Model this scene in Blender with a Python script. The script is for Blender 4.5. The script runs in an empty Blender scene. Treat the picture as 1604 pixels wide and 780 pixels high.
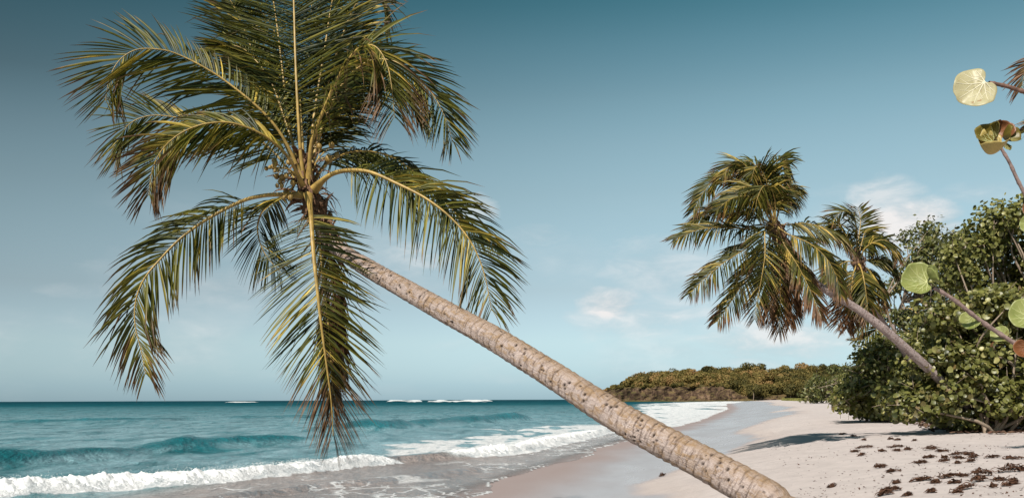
import bpy, math, random
import numpy as np
from mathutils import Vector

# ------------------------------------------------------------------ camera
scn = bpy.context.scene
COL = scn.collection
FPX, CX, HY, ROLL, CAMZ = 1500.0, 802.0, 625.5, 0.0038, 2.2
cam_d = bpy.data.cameras.new('camera')
cam = bpy.data.objects.new('camera', cam_d)
COL.objects.link(cam)
cam.location = (0, 0, CAMZ)
cam.rotation_euler = (math.pi / 2, ROLL, 0)
cam_d.sensor_width = 36.0
cam_d.lens = FPX / 1604.0 * 36.0
cam_d.shift_y = (HY - 390.0) / 1604.0
cam_d.clip_start = 0.1
cam_d.clip_end = 30000.0
scn.camera = cam

# ------------------------------------------------------------------ light
SUN_EL, SUN_AZ = math.radians(42), math.radians(206)      # azimuth clockwise from +Y
to_sun = Vector((math.sin(SUN_AZ) * math.cos(SUN_EL), math.cos(SUN_AZ) * math.cos(SUN_EL), math.sin(SUN_EL)))
sl = bpy.data.lights.new('sun', 'SUN')
sl.energy = 5.0
sl.angle = math.radians(0.5)
sl.color = (1.0, 0.94, 0.87)
so = bpy.data.objects.new('sun', sl)
COL.objects.link(so)
so.rotation_euler = (-to_sun).to_track_quat('-Z', 'Y').to_euler()
so.location = to_sun * 50

world = bpy.data.worlds.new('World')
scn.world = world
world.use_nodes = True
wn, wl = world.node_tree.nodes, world.node_tree.links
wn.clear()


def N(nodes, t, **kw):
    n = nodes.new(t)
    for k, v in kw.items():
        setattr(n, k, v)
    return n


def math_node(nodes, links, op, a, b=None, c=None, clamp=False):
    n = nodes.new('ShaderNodeMath')
    n.operation = op
    n.use_clamp = clamp
    for i, v in enumerate((a, b, c)):
        if v is None:
            continue
        if isinstance(v, (int, float)):
            n.inputs[i].default_value = v
        else:
            links.new(v, n.inputs[i])
    return n.outputs[0]


def ramp(nodes, links, fac, stops, interp='LINEAR'):
    n = nodes.new('ShaderNodeValToRGB')
    n.color_ramp.interpolation = interp
    el = n.color_ramp.elements
    while len(el) < len(stops):
        el.new(0.5)
    for e, (p, c) in zip(el, stops):
        e.position = p
        if isinstance(c, (int, float)):
            c = (c, c, c)
        e.color = (*c, 1)
    links.new(fac, n.inputs[0])
    return n.outputs[0]


def mix(nodes, links, fac, a, b, blend='MIX'):
    n = nodes.new('ShaderNodeMix')
    n.data_type = 'RGBA'
    n.blend_type = blend
    for sock, v in ((n.inputs[0], fac), (n.inputs[6], a), (n.inputs[7], b)):
        if isinstance(v, (int, float)):
            sock.default_value = v
        elif isinstance(v, tuple):
            sock.default_value = (*v, 1)
        else:
            links.new(v, sock)
    return n.outputs[2]


def noise_tex(nodes, links, vec, scale, detail=4, rough=0.55, dist=0.0):
    n = nodes.new('ShaderNodeTexNoise')
    n.inputs['Scale'].default_value = scale
    n.inputs['Detail'].default_value = detail
    n.inputs['Roughness'].default_value = rough
    n.inputs['Distortion'].default_value = dist
    if vec is not None:
        links.new(vec, n.inputs['Vector'])
    return n.outputs[0]


SKY_STRENGTH = 0.118
POLAR = 0.88
sky = N(wn, 'ShaderNodeTexSky', sky_type='NISHITA', sun_disc=False)
sky.sun_elevation = SUN_EL
sky.sun_rotation = SUN_AZ
sky.altitude = 0
sky.air_density = 1.0
sky.dust_density = 0.4
sky.ozone_density = 1.0
tc = N(wn, 'ShaderNodeTexCoord')
sx = N(wn, 'ShaderNodeSeparateXYZ')
wl.new(tc.outputs['Generated'], sx.inputs[0])
zc = math_node(wn, wl, 'MAXIMUM', sx.outputs[2], 0.0)
# film-like grade of the clear sky: pale teal low down, deep teal above
grade = ramp(wn, wl, zc, [(0.0, (0.33, 0.51, 0.80)), (0.014, (0.36, 0.53, 0.81)), (0.06, (0.60, 0.68, 0.78)), (0.113, (0.75, 0.74, 0.71)),
                          (0.209, (1.22, 1.22, 0.99)), (0.255, (1.45, 1.52, 1.2)), (0.299, (1.58, 1.82, 1.42)), (0.345, (1.2, 1.72, 1.36)), (0.382, (0.80, 1.54, 1.23)), (0.6, (0.36, 0.8, 0.72)), (1.0, (0.22, 0.52, 0.5))])
skyc = mix(wn, wl, 1.0, sky.outputs[0], grade, 'MULTIPLY')
# polarising filter: the sky is darkest a quarter turn from the sun
dp = N(wn, 'ShaderNodeVectorMath', operation='DOT_PRODUCT')
wl.new(tc.outputs['Generated'], dp.inputs[0])
dp.inputs[1].default_value = to_sun
pol = math_node(wn, wl, 'ADD', math_node(wn, wl, 'MULTIPLY', math_node(wn, wl, 'MINIMUM', math_node(wn, wl, 'MULTIPLY', dp.outputs['Value'], dp.outputs['Value']), 0.4), POLAR), 1.0 - POLAR)
pol = mix(wn, wl, ramp(wn, wl, zc, [(0.0, 0.3), (0.3, 1.0)]), (1.0, 1.0, 1.0), pol)
skyc = mix(wn, wl, 1.0, skyc, pol, 'MULTIPLY')
# clouds: a faint broken band low over the sea, all the way round, with a few fuller puffs
mp = N(wn, 'ShaderNodeMapping')
mp.inputs['Scale'].default_value = (1.0, 1.0, 2.6)
wl.new(tc.outputs['Generated'], mp.inputs[0])
n1 = noise_tex(wn, wl, mp.outputs[0], 5.5, 6, 0.55)
n2 = noise_tex(wn, wl, mp.outputs[0], 17.0, 8, 0.6, 0.3)
band = ramp(wn, wl, zc, [(0.0, 0.25), (0.05, 0.8), (0.13, 0.6), (0.21, 0.0)])
wisps = ramp(wn, wl, n1, [(0.46, 0.0), (0.72, 1.0)])
wisp = math_node(wn, wl, 'MULTIPLY', math_node(wn, wl, 'MULTIPLY', band, wisps), 0.55)


def px_dir(px, py):
    a, b = (px - CX) / FPX, (HY - py) / FPX
    c, s = math.cos(ROLL), math.sin(ROLL)
    return Vector((a * c + b * s, 1.0, -a * s + b * c))


az = math_node(wn, wl, 'ARCTAN2', sx.outputs[0], sx.outputs[1])
el_ = math_node(wn, wl, 'ARCSINE', sx.outputs[2])
puffs = None
edge = math_node(wn, wl, 'MULTIPLY', math_node(wn, wl, 'SUBTRACT', n2, 0.5), 2.6)
for (px, py, rx, ry, k) in [(1425, 350, 85, 42, 1.25), (1380, 320, 70, 40, 0.7), (955, 478, 58, 30, 1.15), (735, 328, 46, 28, 0.6),
                            (650, 412, 70, 34, 0.5), (1010, 500, 140, 40, 0.6), (1040, 415, 100, 50, 0.42),
                            (150, 455, 70, 14, 0.22), (330, 507, 60, 14, 0.22), (840, 368, 60, 18, 0.25),
                            (1210, 535, 170, 42, 0.8), (1310, 330, 60, 40, 0.3), (1540, 300, 70, 18, 0.3)]:
    d = px_dir(px, py).normalized()
    a0, e0 = math.atan2(d.x, d.y), math.asin(d.z)
    da = math_node(wn, wl, 'DIVIDE', math_node(wn, wl, 'SUBTRACT', az, a0), rx / FPX)
    de = math_node(wn, wl, 'DIVIDE', math_node(wn, wl, 'SUBTRACT', el_, e0), ry / FPX)
    r2 = math_node(wn, wl, 'ADD', math_node(wn, wl, 'MULTIPLY', da, da), math_node(wn, wl, 'MULTIPLY', de, de))
    f = math_node(wn, wl, 'ADD', math_node(wn, wl, 'SUBTRACT', 1.0, r2), edge)
    f = math_node(wn, wl, 'MULTIPLY', math_node(wn, wl, 'MULTIPLY', f, 0.8, clamp=True), k)
    puffs = f if puffs is None else math_node(wn, wl, 'MAXIMUM', puffs, f)
cl = math_node(wn, wl, 'MAXIMUM', wisp, puffs)
ctone = mix(wn, wl, math_node(wn, wl, 'MULTIPLY', math_node(wn, wl, 'SUBTRACT', n2, 0.38), 4.0, clamp=True),
            (2.75, 3.25, 3.5), (4.9, 4.8, 4.75))
skyf = mix(wn, wl, math_node(wn, wl, 'MULTIPLY', cl, 0.9, clamp=True), skyc, ctone)
bg = N(wn, 'ShaderNodeBackground')
bg.inputs[1].default_value = SKY_STRENGTH
wl.new(skyf, bg.inputs[0])
wo = N(wn, 'ShaderNodeOutputWorld')
wl.new(bg.outputs[0], wo.inputs[0])

scn.view_settings.view_transform = 'Standard'
scn.view_settings.look = 'None'
scn.view_settings.exposure = 0.6
scn.view_settings.gamma = 1.0
scn.render.engine = 'CYCLES'
scn.cycles.max_bounces = 8
scn.cycles.transparent_max_bounces = 12

# ------------------------------------------------------------------ helpers
rnd = random.Random(7)
R = np.random.RandomState(11)


def at(px, py, depth):
    return Vector((0, 0, CAMZ)) + px_dir(px, py) * depth


def on_plane(px, py, z=0.0):
    d = px_dir(px, py)
    t = (z - CAMZ) / d.z
    return Vector((d.x * t, d.y * t, z))


def _h(ix, iy, iz, seed):
    n = (ix.astype(np.int64) * 374761393 + iy.astype(np.int64) * 668265263 + iz.astype(np.int64) * 2147483647 + seed * 974634541) & 0xFFFFFFFF
    n = ((n ^ (n >> 13)) * 1274126177) & 0xFFFFFFFF
    n = ((n ^ (n >> 16)) * 2246822519) & 0xFFFFFFFF
    return ((n ^ (n >> 15)) & 0xFFFFFF) / float(0xFFFFFF)


def vnoise(x, y, z=None, seed=0):
    x = np.asarray(x, float)
    y = np.asarray(y, float)
    z = np.zeros_like(x) if z is None else np.asarray(z, float)
    ix, iy, iz = np.floor(x), np.floor(y), np.floor(z)
    fx, fy, fz = x - ix, y - iy, z - iz
    u, v, w = [f * f * f * (f * (f * 6 - 15) + 10) for f in (fx, fy, fz)]
    r = 0
    for a in (0, 1):
        for b in (0, 1):
            for c in (0, 1):
                wgt = (u if a else 1 - u) * (v if b else 1 - v) * (w if c else 1 - w)
                r = r + wgt * _h(ix + a, iy + b, iz + c, seed)
    return r * 2 - 1


def fbm(x, y, z=None, oct=4, seed=0, gain=0.5):
    s, a, t = 0, 1.0, 0
    for o in range(oct):
        f = 2.03 ** o
        s = s + a * vnoise(np.asarray(x) * f, np.asarray(y) * f, None if z is None else np.asarray(z) * f, seed + o)
        t += a
        a *= gain
    return s / t


def smooth(a, b, x):
    t = np.clip((x - a) / (b - a), 0, 1)
    return t * t * (3 - 2 * t)


def make_mesh(name, v, f, attrs=None, smooth_shade=True):
    v = np.ascontiguousarray(v, dtype=np.float32)
    f = np.ascontiguousarray(f, dtype=np.int32)
    me = bpy.data.meshes.new(name)
    me.vertices.add(len(v))
    me.vertices.foreach_set('co', v.ravel())
    k = f.shape[1]
    me.loops.add(f.size)
    me.loops.foreach_set('vertex_index', f.ravel())
    me.polygons.add(len(f))
    me.polygons.foreach_set('loop_start', np.arange(0, f.size, k, dtype=np.int32))
    me.polygons.foreach_set('loop_total', np.full(len(f), k, dtype=np.int32))
    if smooth_shade:
        me.polygons.foreach_set('use_smooth', np.ones(len(f), dtype=bool))
    me.update(calc_edges=True)
    if attrs:
        for an, arr in attrs.items():
            arr = np.asarray(arr, dtype=np.float32)
            if arr.ndim == 1:
                a = me.attributes.new(an, 'FLOAT', 'POINT')
                a.data.foreach_set('value', arr)
            else:
                if arr.shape[1] == 3:
                    arr = np.concatenate([arr, np.ones((len(arr), 1), np.float32)], 1)
                a = me.attributes.new(an, 'FLOAT_COLOR', 'POINT')
                a.data.foreach_set('color', arr.ravel())
    me.validate()
    return me


def link(name, me, mat=None, parent=None, **props):
    o = bpy.data.objects.new(name, me)
    COL.objects.link(o)
    if mat is not None and me is not None and not me.materials:
        me.materials.append(mat)
    if parent is not None:
        o.parent = parent
    for k, v in props.items():
        o[k] = v
    return o


def thing(name, loc, label, category, group=None):
    o = bpy.data.objects.new(name, None)
    COL.objects.link(o)
    o.location = loc
    o.empty_display_size = 0.2
    o['label'] = label
    o['category'] = category
    if group:
        o['group'] = group
    return o


def grid_faces(nu, nv, wrap_v=False):
    i = np.arange(nu - 1)[:, None]
    jn = nv if wrap_v else nv - 1
    j = np.arange(jn)[None, :]
    j2 = (j + 1) % nv
    return np.stack([i * nv + j, (i + 1) * nv + j, (i + 1) * nv + j2, i * nv + j2], -1).reshape(-1, 4)


def spline(pts, n):
    """Catmull-Rom through pts (k,m), resampled to n points of equal arc length (first three columns)."""
    P = np.asarray(pts, float)
    P = np.vstack([2 * P[0] - P[1], P, 2 * P[-1] - P[-2]])
    out = []
    for i in range(1, len(P) - 2):
        t = np.linspace(0, 1, 24, endpoint=False)[:, None]
        p0, p1, p2, p3 = P[i - 1], P[i], P[i + 1], P[i + 2]
        out.append(0.5 * (2 * p1 + (p2 - p0) * t + (2 * p0 - 5 * p1 + 4 * p2 - p3) * t ** 2 + (3 * p1 - p0 - 3 * p2 + p3) * t ** 3))
    out.append(P[-2][None])
    Q = np.vstack(out)
    s = np.concatenate([[0], np.cumsum(np.linalg.norm(np.diff(Q[:, :3], axis=0), axis=1))])
    t = np.linspace(0, s[-1], n)
    return np.stack([np.interp(t, s, Q[:, c]) for c in range(Q.shape[1])], 1), s[-1]


def nrm(a):
    return a / np.maximum(np.linalg.norm(a, axis=-1, keepdims=True), 1e-9)


def frames(P):
    T = nrm(np.gradient(P, axis=0))
    A = np.zeros_like(P)
    a = np.cross(T[0], [0.13, 0.31, 0.94])
    a /= np.linalg.norm(a)
    for i in range(len(P)):
        a = a - T[i] * np.dot(a, T[i])
        a /= np.linalg.norm(a)
        A[i] = a
    return T, A, np.cross(T, A)


def tube(P, r, sides=6, flat=1.0):
    """verts, faces of a capped-by-taper tube along P with radii r."""
    T, A, B = frames(P)
    th = np.linspace(0, 2 * math.pi, sides, endpoint=False)
    r = np.broadcast_to(np.asarray(r, float), (len(P),))
    v = P[:, None, :] + r[:, None, None] * (np.cos(th)[None, :, None] * A[:, None, :] + flat * np.sin(th)[None, :, None] * B[:, None, :])
    return v.reshape(-1, 3), grid_faces(len(P), sides, True)


class Joiner:
    def __init__(self):
        self.v, self.f, self.n, self.a = [], [], 0, {}

    def add(self, v, f, **attrs):
        self.v.append(v)
        self.f.append(np.asarray(f) + self.n)
        self.n += len(v)
        for k, x in attrs.items():
            x = np.asarray(x, float)
            if x.ndim == 0:
                x = np.full(len(v), float(x))
            elif x.ndim == 1 and len(x) == 3 and len(v) != 3:
                x = np.tile(x, (len(v), 1))
            self.a.setdefault(k, []).append(x)

    def mesh(self, name, smooth_shade=True):
        return make_mesh(name, np.vstack(self.v), np.vstack(self.f), {k: np.concatenate(x) for k, x in self.a.items()}, smooth_shade)


def scatter(tv, tf, C, Nn, size, Rg, spin=None, cup=None):
    """copies of a template (xy plane, z normal) at C with normals Nn: one vertex array."""
    M = len(C)
    Nn = nrm(Nn)
    ref = Rg.normal(size=(M, 3)) if spin is None else spin
    X = nrm(ref - Nn * (ref * Nn).sum(1, keepdims=True))
    Y = np.cross(Nn, X)
    size = np.broadcast_to(np.asarray(size, float), (M,))[:, None, None]
    v = C[:, None, :] + size * (tv[None, :, 0:1] * X[:, None] + tv[None, :, 1:2] * Y[:, None] + tv[None, :, 2:3] * Nn[:, None])
    f = tf[None] + (np.arange(M) * len(tv))[:, None, None]
    return v.reshape(-1, 3), f.reshape(-1, tf.shape[1])


# ------------------------------------------------------------------ materials
def new_mat(name):
    m = bpy.data.materials.new(name)
    m.use_nodes = True
    nt = m.node_tree
    nt.nodes.clear()
    out = nt.nodes.new('ShaderNodeOutputMaterial')
    return m, nt.nodes, nt.links, out


def attr(nodes, name, out='Fac'):
    n = nodes.new('ShaderNodeAttribute')
    n.attribute_name = name
    return n.outputs[out]


def objco(nodes):
    return nodes.new('ShaderNodeTexCoord').outputs['Object']


def bump(nodes, links, h, strength, dist):
    b = nodes.new('ShaderNodeBump')
    b.inputs['Strength'].default_value = strength
    b.inputs['Distance'].default_value = dist
    links.new(h, b.inputs['Height'])
    return b.outputs[0]


def principled(nodes, links, color, rough=0.6, normal=None, spec=0.5):
    p = nodes.new('ShaderNodeBsdfPrincipled')
    for key, v in (('Base Color', color), ('Roughness', rough), ('Specular IOR Level', spec)):
        if isinstance(v, tuple):
            p.inputs[key].default_value = (*v, 1)
        elif isinstance(v, (int, float)):
            p.inputs[key].default_value = v
        else:
            links.new(v, p.inputs[key])
    if normal is not None:
        links.new(normal, p.inputs['Normal'])
    return p


def simple_mat(name, color, rough=0.7, scale=20, var=0.35, bstr=0.4, bdist=0.01, spec=0.3):
    m, n, l, out = new_mat(name)
    co = objco(n)
    nz = noise_tex(n, l, co, scale, 5)
    c2 = tuple(max(0, x * (1 - var)) for x in color)
    c3 = tuple(min(1, x * (1 + var)) for x in color)
    c = ramp(n, l, nz, [(0.3, c2), (0.7, c3)])
    p = principled(n, l, c, rough, bump(n, l, nz, bstr, bdist), spec)
    l.new(p.outputs[0], out.inputs[0])
    return m


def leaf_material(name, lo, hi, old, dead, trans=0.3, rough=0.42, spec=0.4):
    """attribute 'tint': R random per leaf plus painted frond shade, G place along it (0 stalk, 1 tip), B dryness."""
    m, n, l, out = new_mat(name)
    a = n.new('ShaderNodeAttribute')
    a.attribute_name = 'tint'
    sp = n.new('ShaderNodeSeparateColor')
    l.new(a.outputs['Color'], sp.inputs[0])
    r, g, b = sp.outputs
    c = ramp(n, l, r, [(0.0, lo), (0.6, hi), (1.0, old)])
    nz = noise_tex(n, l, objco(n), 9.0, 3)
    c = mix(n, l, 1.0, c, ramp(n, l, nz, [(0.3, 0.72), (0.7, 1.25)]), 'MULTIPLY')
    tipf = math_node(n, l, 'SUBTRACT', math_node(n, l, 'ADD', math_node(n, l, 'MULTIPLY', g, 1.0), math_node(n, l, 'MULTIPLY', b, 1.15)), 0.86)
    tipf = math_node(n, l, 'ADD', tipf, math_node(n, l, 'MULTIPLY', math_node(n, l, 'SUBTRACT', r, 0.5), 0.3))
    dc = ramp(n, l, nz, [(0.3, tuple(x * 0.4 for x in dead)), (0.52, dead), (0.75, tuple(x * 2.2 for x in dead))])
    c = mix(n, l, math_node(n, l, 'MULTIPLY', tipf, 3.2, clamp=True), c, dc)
    p = principled(n, l, c, rough, None, spec)
    t = n.new('ShaderNodeBsdfTranslucent')
    l.new(mix(n, l, 1.0, c, (1.5, 1.4, 0.55), 'MULTIPLY'), t.inputs[0])
    ms = n.new('ShaderNodeMixShader')
    ms.inputs[0].default_value = trans
    l.new(p.outputs[0], ms.inputs[1])
    l.new(t.outputs[0], ms.inputs[2])
    l.new(ms.outputs[0], out.inputs[0])
    return m


M_FROND = leaf_material('palm_leaflet', (0.012, 0.019, 0.003), (0.10, 0.096, 0.012), (0.46, 0.33, 0.06), (0.10, 0.055, 0.026), 0.2, 0.48, 0.25)
M_FRONDFAR = leaf_material('palm_leaflet_far', (0.013, 0.018, 0.004), (0.082, 0.078, 0.012), (0.38, 0.26, 0.055), (0.11, 0.055, 0.025), 0.2, 0.5, 0.25)
M_RACHIS = simple_mat('palm_rachis', (0.28, 0.185, 0.05), 0.45, 14, 0.35, 0.2, 0.004, 0.4)
M_FIBRE = simple_mat('palm_fibre', (0.13, 0.075, 0.045), 0.9, 40, 0.6, 0.8, 0.01, 0.1)
M_NUT = simple_mat('coconut_husk', (0.22, 0.14, 0.035), 0.5, 12, 0.4, 0.2, 0.004, 0.4)
M_GRAPE = leaf_material('sea_grape_leaf', (0.03, 0.037, 0.009), (0.15, 0.15, 0.04), (0.38, 0.34, 0.14), (0.13, 0.07, 0.035), 0.27, 0.42)
M_GRAPEDK = leaf_material('broadleaf', (0.028, 0.036, 0.01), (0.10, 0.105, 0.028), (0.22, 0.18, 0.065), (0.12, 0.07, 0.035), 0.22, 0.5)
M_FARWOOD = leaf_material('far_foliage', (0.028, 0.029, 0.009), (0.15, 0.118, 0.035), (0.25, 0.15, 0.06), (0.14, 0.07, 0.035), 0.2, 0.7, 0.15)
M_TWIG = simple_mat('pale_twig', (0.20, 0.155, 0.115), 0.85, 30, 0.4, 0.3, 0.01, 0.1)
M_BARK2 = None

# trunk bark: attributes ring (0..1 dark scar), pit (0..1 hole), top (0..1 upper side, mixed towards the warm colour)
def trunk_material(name, pale, warm, scar, pitc):
    """attribute tco: metres along the trunk and the direction round it."""
    m, n, l, out = new_mat(name)
    tcv = n.new('ShaderNodeAttribute')
    tcv.attribute_name = 'tco'

    def tn(sc, scale, detail, rough, dist=0.0):
        mp_ = n.new('ShaderNodeMapping')
        mp_.inputs['Scale'].default_value = sc
        l.new(tcv.outputs['Vector'], mp_.inputs[0])
        return noise_tex(n, l, mp_.outputs[0], scale, detail, rough, dist)
    big = tn((2.2, .8, .8), 1.0, 5, .6)
    stri = tn((46, 1.1, 1.1), 1.0, 4, .65, .6)          # fine rings
    blot = tn((11, 2.6, 2.6), 1.0, 5, .65, .5)          # patches between rings
    grain = tn((7, 17, 17), 1.0, 5, .65)               # fibres running along the trunk
    fine = tn((90, 12, 12), 1.0, 4, .7)
    c = ramp(n, l, big, [(0.3, tuple(x * 0.8 for x in pale)), (0.6, pale), (0.8, tuple(min(1, x * 1.12) for x in pale))])
    c = mix(n, l, 1.0, c, ramp(n, l, fine, [(0.3, 0.7), (0.65, 1.15)]), 'MULTIPLY')
    c = mix(n, l, ramp(n, l, blot, [(0.47, 0.0), (0.62, 0.8)]), c, warm)
    c = mix(n, l, ramp(n, l, stri, [(0.54, 0.0), (0.7, 0.75)]), c, scar)
    c = mix(n, l, ramp(n, l, grain, [(0.57, 0.0), (0.74, 0.7)]), c, scar)
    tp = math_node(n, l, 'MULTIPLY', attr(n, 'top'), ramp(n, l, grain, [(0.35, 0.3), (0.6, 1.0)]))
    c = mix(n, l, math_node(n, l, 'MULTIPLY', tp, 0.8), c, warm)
    rg = math_node(n, l, 'MULTIPLY', attr(n, 'ring'), ramp(n, l, blot, [(0.32, 0.35), (0.5, 1.0)]))
    c = mix(n, l, math_node(n, l, 'MULTIPLY', rg, 0.9, clamp=True), c, scar)
    c = mix(n, l, attr(n, 'pit'), c, pitc)
    h = math_node(n, l, 'ADD', math_node(n, l, 'ADD', fine, stri), math_node(n, l, 'ADD', math_node(n, l, 'MULTIPLY', blot, 1.5), grain))
    p = principled(n, l, c, 0.88, bump(n, l, h, 0.9, 0.016), 0.15)
    l.new(p.outputs[0], out.inputs[0])
    return m


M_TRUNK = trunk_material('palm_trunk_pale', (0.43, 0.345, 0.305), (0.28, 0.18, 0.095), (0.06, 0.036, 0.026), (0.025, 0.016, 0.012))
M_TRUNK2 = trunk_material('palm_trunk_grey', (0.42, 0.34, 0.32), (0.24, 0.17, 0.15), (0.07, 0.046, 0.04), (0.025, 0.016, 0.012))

# ------------------------------------------------------------------ shore: lines and ground height
SH_Y = np.array([-60, -20, 0, 12, 21.5, 30, 34, 43, 51, 80, 95, 129, 200, 412, 600, 760, 1200, 3000], float)
SH_X = np.array([-32, -13, -6.2, -3.4, -1.25, 0.75, 1.9, 3.8, 6.0, 14, 18.3, 27, 45, 92, 150, 215, 420, 1200], float)
WET_Y = np.array([-60, 10, 17, 21, 26, 32, 40, 55, 68, 74, 82, 110, 160, 300, 800], float)
WET_W = np.array([4.2, 4.0, 4.8, 4.0, 5.6, 6.4, 6.0, 7.0, 9.2, 9.6, 7.2, 10, 8, 12, 10], float)


def shore_d(x, y):
    xs = np.interp(y, SH_Y, SH_X)
    sl_ = (np.interp(y + 4, SH_Y, SH_X) - np.interp(y - 4, SH_Y, SH_X)) / 8.0
    return (x - xs) / np.sqrt(1 + sl_ ** 2)


G_D = np.array([-2000, -300, -60, -20, -8, -3, 0, 2, 4.2, 6.5, 8.5, 12, 20, 60, 400, 3000], float)
G_Z = np.array([-14, -8, -3.4, -1.5, -0.75, -0.28, 0.0, 0.13, 0.30, 0.88, 1.17, 1.29, 1.38, 1.6, 3.0, 4.0], float)


def ground_z(x, y, detail=True):
    x = np.asarray(x, float)
    y = np.asarray(y, float)
    d = shore_d(x, y)
    d = d + 0.5 * vnoise(x * 0.12, y * 0.09, seed=3) * smooth(1, 5, d)
    z = np.interp(d, G_D, G_Z)
    # round the kinks
    z = 0.5 * z + 0.25 * np.interp(d + 1.0, G_D, G_Z) + 0.25 * np.interp(d - 1.0, G_D, G_Z)
    dry = smooth(4.5, 8.0, d) * (1 - smooth(150, 400, y))
    z = z + dry * (0.05 * fbm(x * 0.45, y * 0.3, seed=5))
    if detail:
        z = z + dry * (0.022 * fbm(x * 2.6, y * 2.0, oct=3, seed=8) + 0.012 * np.abs(vnoise(x * 7, y * 6, seed=15)))
    return z


def gz(x, y):
    return float(ground_z(np.array([x]), np.array([y]), False)[0])


def on_ground(px, py):
    z = 0.9
    for _ in range(14):
        p = on_plane(px, py, z)
        z = 0.5 * z + 0.5 * gz(p.x, p.y)
    return Vector((p.x, p.y, gz(p.x, p.y)))


def polar(r0, r1, nr, a0, a1, na, cy=-14.0, pw=1.0):
    t = np.linspace(0, 1, nr) ** pw
    r = r0 * (r1 / r0) ** t
    a = np.radians(np.linspace(a0, a1, na))
    x = r[:, None] * np.sin(a)[None]
    y = cy + r[:, None] * np.cos(a)[None]
    return x.ravel(), y.ravel(), grid_faces(nr, na)[:, ::-1]


# sand sheet
gx, gy, gf = polar(4, 9000, 620, -64, 66, 420, pw=1.25)
gzv = ground_z(gx, gy)
gd = shore_d(gx, gy)
ww = np.interp(gy, WET_Y, WET_W) + 0.7 * fbm(gx * 0.22, gy * 0.16, oct=3, seed=21) + 0.22 * fbm(gx * 0.9, gy * 0.7, oct=2, seed=22)
wet = 1 - smooth(-0.12, 0.35, gd - ww)
damp = 1 - smooth(0.0, 1.6, gd - ww)
m, n, l, out = new_mat('beach_sand')
co = objco(n)
wa, da = attr(n, 'wet'), attr(n, 'damp')
fn = noise_tex(n, l, co, 90.0, 4, 0.7)
bn = noise_tex(n, l, co, 0.35, 5, 0.6)
mn = noise_tex(n, l, co, 3.2, 6, 0.65)
dry = ramp(n, l, bn, [(0.3, (0.415, 0.36, 0.335)), (0.7, (0.475, 0.415, 0.385))])
dry = mix(n, l, 1.0, dry, ramp(n, l, mn, [(0.28, 0.86), (0.6, 1.05)]), 'MULTIPLY')
dry = mix(n, l, math_node(n, l, 'MULTIPLY', da, 0.45), dry, (0.37, 0.30, 0.26))
st = n.new('ShaderNodeMapping')
st.inputs['Scale'].default_value = (0.5, 0.12, 1)
st.inputs['Rotation'].default_value = (0, 0, math.radians(15))
l.new(co, st.inputs[0])
wn_ = noise_tex(n, l, st.outputs[0], 1.2, 5, 0.6)
wetc = ramp(n, l, wn_, [(0.35, (0.30, 0.265, 0.26)), (0.68, (0.37, 0.335, 0.335))])
fr_ = attr(n, 'fresh')
wetc = mix(n, l, math_node(n, l, 'MULTIPLY', fr_, .85), wetc, (.25, .185, .165))
c = mix(n, l, wa, dry, wetc)
rg = math_node(n, l, 'SUBTRACT', 0.9, math_node(n, l, 'MULTIPLY', wa, math_node(n, l, 'SUBTRACT', ramp(n, l, wn_, [(0.35, 0.58), (0.65, 0.66)]), math_node(n, l, 'MULTIPLY', fr_, .34))))
hb = math_node(n, l, 'MULTIPLY', math_node(n, l, 'ADD', fn, math_node(n, l, 'MULTIPLY', mn, 3.0)), math_node(n, l, 'SUBTRACT', 1.04, wa))
p = principled(n, l, c, rg, bump(n, l, hb, 0.5, 0.03), 0.5)
l.new(p.outputs[0], out.inputs[0])
link('sand', make_mesh('sand', np.stack([gx, gy, gzv], 1), gf, {'wet': wet, 'damp': damp, 'fresh': 1 - smooth(.8, 3.2, gd + .8 * fbm(gx * .4, gy * .2, oct=2, seed=24))}), m, kind='structure')

# ------------------------------------------------------------------ sea
C1_Y = np.array([-60, 10, 18, 22.4, 26.4, 30, 33.5, 35.3, 37, 40, 44, 52, 66, 80, 110], float)
C1_X = np.array([-95, -25, -15.5, -10.9, -7.4, -5.7, -4.3, -2.7, -0.7, 0.6, 1.7, 3.8, 7.3, 11, 20], float)


def crest(x, y, cy_, cx_):
    c_ = np.interp(y, cy_, cx_)
    s_ = (np.interp(y + 1, cy_, cx_) - np.interp(y - 1, cy_, cx_)) / 2
    return (x - c_) / np.sqrt(1 + s_ ** 2)          # positive towards the beach


def hump(d, front, back):
    return np.where(d > 0, np.exp(-(d / front) ** 2), np.exp(-(d / back) ** 2))


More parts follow.
